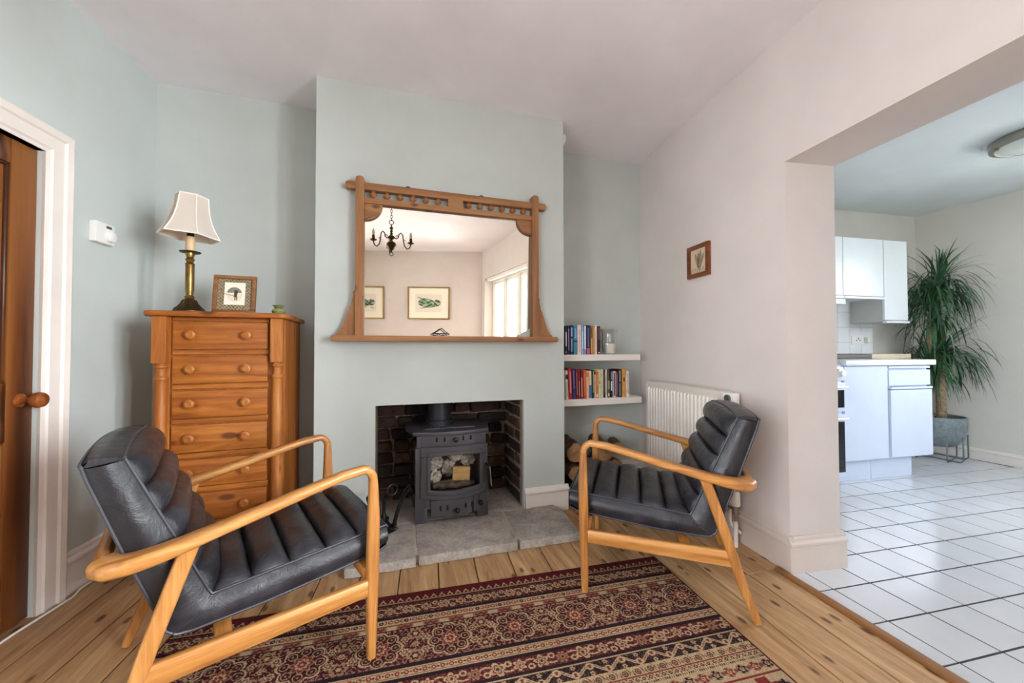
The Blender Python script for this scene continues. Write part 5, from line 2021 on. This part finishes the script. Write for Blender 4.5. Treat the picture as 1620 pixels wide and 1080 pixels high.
def engraving(seed):
    def fn(X, Z):
        rg = np.random.default_rng(seed)
        c = np.full((len(X), 3), (228.0, 220, 202))
        x, z = X / 0.205, Z / 0.125
        body = ((x - 0.15) / 0.75) ** 2 + ((z - 0.1 * np.sin(x * 3)) / 0.62) ** 2 < 1
        c[body] = (120, 150, 122)
        n = np.sin(x * 9 + 3 * np.sin(z * 5 + seed)) + np.sin(z * 11 + 2 * np.sin(x * 6))
        c[body & (n > 0.7)] = (52, 66, 54)
        c[body & (n < -1.0)] = (196, 204, 180)
        h = ((x + 0.72) / 0.30) ** 2 + ((z - 0.05) / 0.45) ** 2 < 1
        c[h] = (70, 84, 66)
        c[h & (n > 0.4)] = (170, 180, 156)
        lines = (np.abs(z + 0.55 + 0.2 * x * np.sin(seed)) < 0.05) & (np.abs(x) < 0.9)
        c[lines & (n > -0.4)] = (96, 108, 90)
        br = (np.abs(z - 0.6 - 0.5 * (x - 0.5)) < 0.05) & (x > 0.4) & (x < 0.95)
        c[br] = (70, 80, 64)
        edge = (np.abs(np.abs(X) - 0.232) < 0.002) | (np.abs(np.abs(Z) - 0.155) < 0.002)
        c[(np.abs(X) > 0.234) | (np.abs(Z) > 0.157)] = (242, 236, 220)
        c[edge] = (196, 186, 160)
        return c
    return fn


M_GILT = plain('gilt_frame', '9a7a3a', 0.35, 0.5, 0.1)
for s0, sd, lab in ((0.56, 2, 'gilt-framed green print nearest the garden door, seen whole in the mirror'), (1.70, 5, 'second gilt-framed green print from the garden door, partly seen in the mirror')):
    w_, h_ = 0.73, 0.565
    p0 = rear(s0 + w_, -0.002)
    pf = thing('framed_print', lab, 'picture', (p0[0], p0[1], 1.372), RA, 'framed prints on the rear wall')
    m = MB()
    frame_border(m, w_, h_, 0.022, 0.0, 0.025)
    m.xform(Matrix.Translation((w_ / 2, 0, 0))).build('frame', M_GILT, pf, 0.003)
    o = print_plane('print', w_ - 0.03, h_ - 0.03, 110, 84, engraving(sd), pf, (w_ / 2, 0.012, h_ / 2), rot=(0, 0, PI))
    MB().box(0.01, w_ - 0.01, 0.0, 0.008, 0.01, h_ - 0.01).build('backing', plain('frame_back', '4a3826', 0.8), pf, smooth=False)

cl = thing('chandelier', 'three-armed brass chandelier hanging behind the camera, seen in the mirror', 'chandelier', (-0.020, 0.45, 1.965))
M_CH = M_DARKBRASS
MB().lathe([(0.012, 0.0), (0.006, 0.012), (0.016, 0.022), (0.044, 0.045), (0.050, 0.070), (0.044, 0.095), (0.014, 0.116), (0.012, 0.128), (0.034, 0.142), (0.036, 0.150), (0.030, 0.165), (0.012, 0.175), (0.018, 0.19), (0.010, 0.20), (0.018, 0.215), (0.009, 0.23), (0.022, 0.245), (0.008, 0.262), (0.006, 0.285)], 0, 0, 20).build('body', M_CH, cl)
MB().tube([(0.018 * math.cos(a), 0, -0.018 + 0.018 * math.sin(a)) for a in np.linspace(0, 2 * PI, 15)[:-1]], 0.004, 6, True).build('bottom_ring', M_CH, cl)
MB().tube([(0.022 * math.cos(a), 0, 0.305 + 0.022 * math.sin(a)) for a in np.linspace(0, 2 * PI, 15)[:-1]], 0.004, 6, True).build('top_ring', M_CH, cl)
chn = MB()
z = 0.335
k = 0
while z + 1.965 < H - 0.03:
    chn.tube([((0.010 * math.cos(a)) * (1 if k % 2 else 0), (0.010 * math.cos(a)) * (0 if k % 2 else 1), z + 0.018 * math.sin(a)) for a in np.linspace(0, 2 * PI, 11)[:-1]], 0.0028, 5, True)
    z += 0.028
    k += 1
o = chn.build('chain', M_CH, cl)
o['kind'] = 'stuff'
MB().lathe([(0.055, H - 1.965 - 0.002), (0.050, H - 1.965 - 0.02), (0.012, H - 1.965 - 0.035)], 0, 0, 20).build('ceiling_rose', M_CH, cl)
for i in range(3):
    a = math.radians(24 + 120 * i)
    R_ = Matrix.Rotation(a, 4, 'Z')
    pth = [(0.030, 0, 0.150), (0.055, 0, 0.135), (0.075, 0, 0.150), (0.080, 0, 0.180), (0.100, 0, 0.195), (0.120, 0, 0.175), (0.128, 0, 0.120), (0.140, 0, 0.060), (0.168, 0, 0.030), (0.196, 0, 0.040), (0.208, 0, 0.075)]
    m = MB().tube(pth, 0.006, 8)
    m.tube([(0.075, 0, 0.150), (0.062, 0, 0.172), (0.048, 0, 0.165), (0.052, 0, 0.150)], 0.004, 6)
    m.tube([(0.128, 0, 0.120), (0.142, 0, 0.122), (0.150, 0, 0.116)], 0.0035, 6)
    arm = m.xform(R_).build('arm', M_CH, cl)
    MB().lathe([(0.006, 0.072), (0.030, 0.084), (0.034, 0.092), (0.014, 0.096), (0.013, 0.135), (0.0, 0.136)], 0.208, 0, 16).xform(R_).build('candle_cup', M_CH, arm)
    MB().lathe([(0.008, 0.135), (0.015, 0.152), (0.013, 0.172), (0.004, 0.198), (0.0, 0.200)], 0.208, 0, 14).xform(R_).build('bulb', plain('frosted_bulb', 'efe7d6', 0.2), arm)

# ------------------------------------------------------------------ kitchen
M_KCAB = plain('sky_tint_laminate', 'cfd9ea', 0.3, var=0.01)  # bluish sky light on the base units put into the white
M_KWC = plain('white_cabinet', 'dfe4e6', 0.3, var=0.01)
M_KSIDE = plain('cabinet_shade_grey', 'b9bab6', 0.45, var=0.02)  # shadow on the tall cabinet's side put into the grey; filter shares it
M_SHADOW = plain('shadow_gap', '8f929c', 0.7)


def kthing(name, label, cat, x, y, z=0.0, group=None):
    p = kp(x, y)
    return thing(name, label, cat, (p[0], p[1], z), KA, group)


UF = -0.655
bu = kthing('base_unit', 'white kitchen base unit with drawer and door under the worktop end', 'cabinet', -1.876, UF)
BWd = 0.900
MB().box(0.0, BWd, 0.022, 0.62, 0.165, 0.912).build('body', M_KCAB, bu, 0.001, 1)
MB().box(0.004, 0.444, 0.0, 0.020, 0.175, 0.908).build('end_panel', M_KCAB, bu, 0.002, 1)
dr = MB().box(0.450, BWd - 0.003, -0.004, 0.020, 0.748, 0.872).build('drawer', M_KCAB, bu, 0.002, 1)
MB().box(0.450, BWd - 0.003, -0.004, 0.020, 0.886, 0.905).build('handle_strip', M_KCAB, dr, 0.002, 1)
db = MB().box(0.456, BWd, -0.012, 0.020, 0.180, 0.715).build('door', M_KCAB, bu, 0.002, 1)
MB().box(0.456, BWd, -0.018, 0.020, 0.721, 0.738).build('handle_strip', M_KCAB, db, 0.002, 1)
for x0, x1 in ((0.0, 0.33), (0.334, 0.77)):
    MB().box(x0, x1, 0.055, 0.60, 0.0, 0.164).build('plinth', M_KCAB, bu, 0.002, 1)
wt = MB().box(-0.008, 0.93, -0.025, 0.648, 0.913, 0.955).build('worktop', plain('white_worktop', 'e2e6ea', 0.3, var=0.02), None, 0.004)
p = kp(-1.876, UF)
wt.location = (p[0], p[1], 0)
wt.rotation_euler = (0, 0, KA)
tag(wt, 'white worktop slab over the kitchen base unit', 'worktop')

ck = kthing('cooker', 'white freestanding cooker with black oven doors half hidden by the wall end', 'cooker', -2.390, UF - 0.02)
CKW = 0.500
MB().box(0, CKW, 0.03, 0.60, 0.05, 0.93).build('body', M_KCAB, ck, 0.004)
for sx in (0.03, CKW - 0.03):
    for sy in (0.08, 0.55):
        MB().lathe([(0.018, 0), (0.018, 0.05)], sx, sy, 10).build('foot', M_BLACK, ck)
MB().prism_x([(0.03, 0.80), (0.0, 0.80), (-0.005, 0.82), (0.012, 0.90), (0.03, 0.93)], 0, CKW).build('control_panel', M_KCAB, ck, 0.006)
for i in range(5):
    MB().lathe([(0.036, 0.01), (0.036, -0.006), (0.024, -0.010), (0.022, -0.028), (0.0, -0.030)], 0.045 + i * 0.102, 0.0, 18, 'Y', 0.855).build('knob', M_STEEL if i % 2 else M_WHITE, ck)
for z0, z1, n_ in ((0.565, 0.785, 'grill_door'), (0.075, 0.545, 'oven_door')):
    d_ = MB().box(0.004, CKW - 0.004, 0.0, 0.03, z0, z1).build(n_, M_KCAB, ck, 0.004)
    MB().box(0.014, CKW - 0.014, -0.003, 0.002, z0 + 0.03, z1 - 0.055).build('glass', plain('oven_glass', '15171c', 0.08), d_, 0.002, 1)
    MB().tube([(0.02, -0.0, z1 - 0.03), (0.02, -0.03, z1 - 0.03), (CKW - 0.02, -0.03, z1 - 0.03), (CKW - 0.02, 0.0, z1 - 0.03)], 0.009, 8).build('handle', M_WHITE, d_)
MB().box(0.01, CKW - 0.01, 0.05, 0.58, 0.93, 0.942).build('hob', plain('hob_enamel', '24242a', 0.25), ck, 0.003)

tb_ = kthing('griddle_tray', 'flat dark metal tray on the worktop left of the chopping board', 'tray', -1.74, -0.42, 0.955)
MB().box(0, 0.50, 0, 0.20, 0, 0.010).build('base', plain('dark_tray', '3b342c', 0.4, 0.3), tb_, 0.002, 1)
m = MB()
frame_border(MB(), 0.5, 0.26, 0.01, 0, 0.04)
m.box(0, 0.50, 0, 0.012, 0.010, 0.042)
m.box(0, 0.50, 0.188, 0.20, 0.010, 0.042)
m.box(0, 0.012, 0.012, 0.188, 0.010, 0.042)
m.box(0.488, 0.50, 0.012, 0.188, 0.010, 0.042)
m.build('rim', plain('dark_tray', '3b342c', 0.4, 0.3), tb_, 0.002, 1)
cb = kthing('chopping_board', 'thick pale wooden chopping board on the kitchen worktop', 'chopping board', -1.225, -0.40, 0.955)
MB().box(0, 0.47, 0, 0.28, 0, 0.042).build('block', wood('board_wood', 'a9987c', 'c4b394', 'd6c7aa', axis='X', freq=14, stretch=0.08, rough=0.6), cb, 0.004)
pt_ = kthing('saucepan', 'grey lidded saucepan standing at the back of the worktop by the tiled wall', 'saucepan', -1.365, -0.10, 0.955)
MB().lathe([(0.0, 0.0), (0.092, 0.0), (0.097, 0.006), (0.097, 0.135), (0.101, 0.139)], 0, 0, 28, closed=False).build('pan', plain('pan_grey', '8f8b84', 0.4, 0.4), pt_)
lid = MB().lathe([(0.102, 0.138), (0.100, 0.146), (0.06, 0.158), (0.0, 0.162)], 0, 0, 28, closed=False).build('lid', plain('pan_grey', '8f8b84', 0.4, 0.4), pt_)
MB().lathe([(0.008, 0.160), (0.008, 0.172), (0.020, 0.180), (0.020, 0.192), (0.0, 0.195)], 0, 0, 14).build('lid_knob', M_BLACK, lid)

# wall cabinets
wc = kthing('wall_cabinet', 'tall narrow white wall cabinet at the right end of the row', 'cabinet', -0.903, -0.300, 1.28)
MB().box(0, 0.291, 0.020, 0.298, 0.012, 0.770).build('body', M_KSIDE, wc, 0.001, 1)
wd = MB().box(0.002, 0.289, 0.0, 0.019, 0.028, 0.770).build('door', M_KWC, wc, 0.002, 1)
MB().box(0.0, 0.291, -0.012, 0.019, 0.0, 0.022).build('handle_strip', M_KWC, wd, 0.003, 1)
wc2 = kthing('wall_cabinet', 'short wide white two-door wall cabinet left of the tall one', 'cabinet', -1.905, -0.300, 1.495)
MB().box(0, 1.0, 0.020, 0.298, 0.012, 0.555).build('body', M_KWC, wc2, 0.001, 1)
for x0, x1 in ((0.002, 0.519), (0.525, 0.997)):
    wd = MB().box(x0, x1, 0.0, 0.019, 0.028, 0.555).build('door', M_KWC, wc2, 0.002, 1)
    MB().box(x0, x1, -0.012, 0.019, 0.0, 0.022).build('handle_strip', M_KWC, wd, 0.003, 1)
eh = kthing('extractor', 'slim white extractor slab beneath the short wall cabinet', 'extractor', -1.905, -0.290, 1.445)
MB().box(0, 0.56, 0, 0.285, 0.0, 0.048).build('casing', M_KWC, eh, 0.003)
MB().box(0.05, 0.50, 0.04, 0.25, -0.003, 0.002).build('filter', M_KSIDE, eh, smooth=False)

# splashback tiles
M_WT = plain('white_wall_tile', 'eef0f4', 0.15, var=0.015)
bk = [o for o in bpy.data.objects if o.name == 'wall_kitchen_back'][0]
tile_me = MB().box(0.0015, 0.1485, 0, 0.007, 0.0015, 0.1485).mesh('wall_tile', 0.0015, 1)
tile_me.materials.append(M_WT)
for i in range(10):
    for j in range(4):
        o = link('wall_tile', tile_me, None, bk)
        p = kp(-0.615 - 0.15 * (i + 1), -0.0075)
        o.location = (p[0], p[1], 0.956 + 0.15 * j)
        o.rotation_euler = (0, 0, KA)
so = kthing('double_socket', 'white double wall socket on the kitchen splashback tiles', 'socket', -0.895, -0.0165, 1.084)
MB().box(0, 0.225, 0, 0.009, 0, 0.090).build('plate', M_WHITE, so, 0.003)
for x in (0.055, 0.10, 0.078):
    MB().box(x - 0.005, x + 0.005, -0.001, 0.001, 0.035 if x != 0.078 else 0.052, 0.047 if x != 0.078 else 0.068).build('pin_hole', M_DARK, so, smooth=False)
MB().box(0.150, 0.195, -0.035, 0.0, 0.018, 0.075).build('plug', M_WHITE, so, 0.006)

# ceiling light
kl = thing('ceiling_light', 'round flush ceiling light with metal rim in the kitchen', 'ceiling light', (3.985, 1.290, HK))
MB().lathe([(0.205, -0.001), (0.215, -0.020), (0.212, -0.050), (0.188, -0.056), (0.185, -0.048)], 0, 0, 48, closed=False).build('rim', plain('satin_nickel', '9c9a90', 0.35, 0.6), kl)
MB().lathe([(0.190, -0.050), (0.15, -0.066), (0.08, -0.077), (0.0, -0.080)], 0, 0, 40, closed=False).build('diffuser', plain('opal_glass', 'd3dbd4', 0.25), kl)
for i in range(3):
    a = i * 2 * PI / 3 + 2.4
    MB().lathe([(0.010, -0.05), (0.010, -0.064), (0.0, -0.066)], 0.196 * math.cos(a), 0.196 * math.sin(a), 10).build('clip', M_BRASS, kl)

# ------------------------------------------------------------------ potted dragon tree
pl = thing('dragon_tree', 'tall dragon tree with drooping strap leaves in a grey pot on a wire stand', 'plant', (4.975, 2.27, 0))
M_POT = stone('grey_pot', (96, 108, 112), (126, 138, 142), (150, 160, 163), 5)
pp = [(0.0, 0.125), (0.10, 0.125), (0.135, 0.14), (0.175, 0.20), (0.198, 0.29), (0.203, 0.40), (0.196, 0.405), (0.188, 0.398), (0.185, 0.37), (0.0, 0.365)]
m = MB().lathe(pp, 0, 0, 40, closed=False)
rg = random.Random(8)
dents = [(rg.uniform(0, 2 * PI), rg.uniform(0.15, 0.38)) for _ in range(46)]
nv_ = []
for x, y, z in m.v:
    r_ = math.hypot(x, y)
    if 0.13 < z < 0.398 and r_ > 0.12:
        a = math.atan2(y, x)
        dmin = min(math.hypot(((a - da + PI) % (2 * PI) - PI) * 0.19, z - dz) for da, dz in dents)
        k = 1 - 0.03 * max(0, 1 - dmin / 0.04)
        x, y = x * k, y * k
    nv_.append((x, y, z))
m.v = nv_
pot = m.build('pot', M_POT, pl, ang=70)
MB().lathe([(0.186, 0.372), (0.12, 0.378), (0.0, 0.380)], 0, 0, 24, closed=False).build('soil', plain('soil', '2c231c', 0.95, var=0.3, scale=40), pot)
M_WIRE = plain('stand_wire', '5f6c72', 0.4, 0.5)
for a in (0.25, 0.25 + PI / 2):
    c_, s_ = math.cos(a), math.sin(a)
    w_ = 0.205
    pts = [(-w_, 0.0, 0.24), (-w_, 0.0, 0.03), (-w_ + 0.02, 0, 0.008), (0, 0, 0.006 + (0.012 if a > 1 else 0)), (w_ - 0.02, 0, 0.008), (w_, 0, 0.03), (w_, 0, 0.24)]
    for dy in (-0.10, 0.10):
        q = [(x * 0.9, dy, z) for x, y, z in pts]
        MB().tube([(x * c_ - y * s_, x * s_ + y * c_, z) for x, y, z in q], 0.006, 8).build('stand_wire', M_WIRE, pl)
M_TRUNK = plain('cane_bark', '8d7a5e', 0.85, var=0.25, scale=40, bump=0.5, bscale=60)
tr = [[(-0.08, 0.0, 0.37), (-0.10, 0.0, 0.60), (-0.12, -0.02, 0.84)],
      [(0.05, -0.02, 0.37), (0.04, -0.02, 0.62), (0.05, -0.02, 0.85), (0.06, -0.03, 0.99)],
      [(0.02, 0.05, 0.37), (0.0, 0.05, 0.80), (0.0, 0.03, 1.25), (0.05, -0.02, 1.62)],
      [(0.0, 0.04, 1.10), (-0.04, 0.0, 1.30), (-0.07, -0.03, 1.49)],
      [(-0.02, 0.03, 1.0), (-0.11, -0.04, 1.18), (-0.15, -0.06, 1.32)]]
for t_, r0 in zip(tr, (0.026, 0.036, 0.024, 0.016, 0.014)):
    MB().tube(t_, [r0 * (1 - 0.3 * i / len(t_)) for i in range(len(t_))], 10).build('trunk', M_TRUNK, pl)
M_LEAF = plain('strap_leaf', '274a2b', 0.45, var=0.35, scale=7)


def rosette_leaves(name, c, n, lmin, lmax, seed, up=0.25):
    rg = random.Random(seed)
    m = MB()
    for i in range(n):
        az = rg.uniform(0, 2 * PI)
        el = rg.uniform(0.1, 1.3) if rg.random() > up else rg.uniform(1.0, 1.5)
        L_ = rg.uniform(lmin, lmax)
        wd_ = rg.uniform(0.0045, 0.0075)
        K = 8
        p = Vector(c) + Vector((0, 0, rg.uniform(-0.10, 0.05)))
        d = Vector((math.cos(az) * math.cos(el), math.sin(az) * math.cos(el), math.sin(el)))
        side = Vector((-math.sin(az), math.cos(az), 0))
        droop = rg.uniform(0.30, 0.62) * (0.45 if el > 1.15 else 1.0)
        pts = []
        for k in range(K + 1):
            f = k / K
            w = wd_ * (0.5 + 1.2 * f if f < 0.4 else 1.0 * (1 - ((f - 0.4) / 0.6) ** 2.2)) + 0.0006
            pts.append((p - side * w, p + side * w))
            p = p + d * (L_ / K)
            d = (d + Vector((0, 0, -droop))).normalized()
            if p.x + pl.location.x > 5.215:
                p.x = 5.215 - pl.location.x
            if p.y + pl.location.y > 2.12 and p.x + pl.location.x < 4.66:
                p.x = 4.66 - pl.location.x
            if p.y + pl.location.y > 2.50:
                p.y = 2.50 - pl.location.y
        vs = [q for pr_ in pts for q in pr_]
        m.add(vs, [(2 * k, 2 * k + 1, 2 * k + 3, 2 * k + 2) for k in range(K)])
    o = m.build(name, M_LEAF, pl, fix=False, ang=80)
    o['kind'] = 'stuff'


rosette_leaves('leaf_rosette', (0.05, -0.02, 1.64), 120, 0.36, 0.58, 1)
rosette_leaves('leaf_rosette', (-0.08, -0.03, 1.54), 105, 0.32, 0.50, 2)
rosette_leaves('leaf_rosette', (-0.15, -0.06, 1.33), 70, 0.30, 0.48, 3, 0.1)
rosette_leaves('leaf_rosette', (0.07, -0.03, 0.97), 165, 0.34, 0.58, 4)
rosette_leaves('leaf_rosette', (-0.12, -0.02, 0.84), 100, 0.28, 0.48, 5)

# thin white cable along the foot of the left wall
cpts = [(*lw(1.70, 0.030), 0.006), (*lw(1.90, 0.034), 0.006), (*lw(2.02, 0.046), 0.006), (*lw(2.10, 0.052), 0.006), (*lw(2.16, 0.034), 0.006), (*lw(2.55, 0.030), 0.006)]
o = MB().tube(cpts, 0.0042, 8).build('cable', M_WHITE)
tag(o, 'thin white cable lying along the foot of the left skirting board', 'cable')
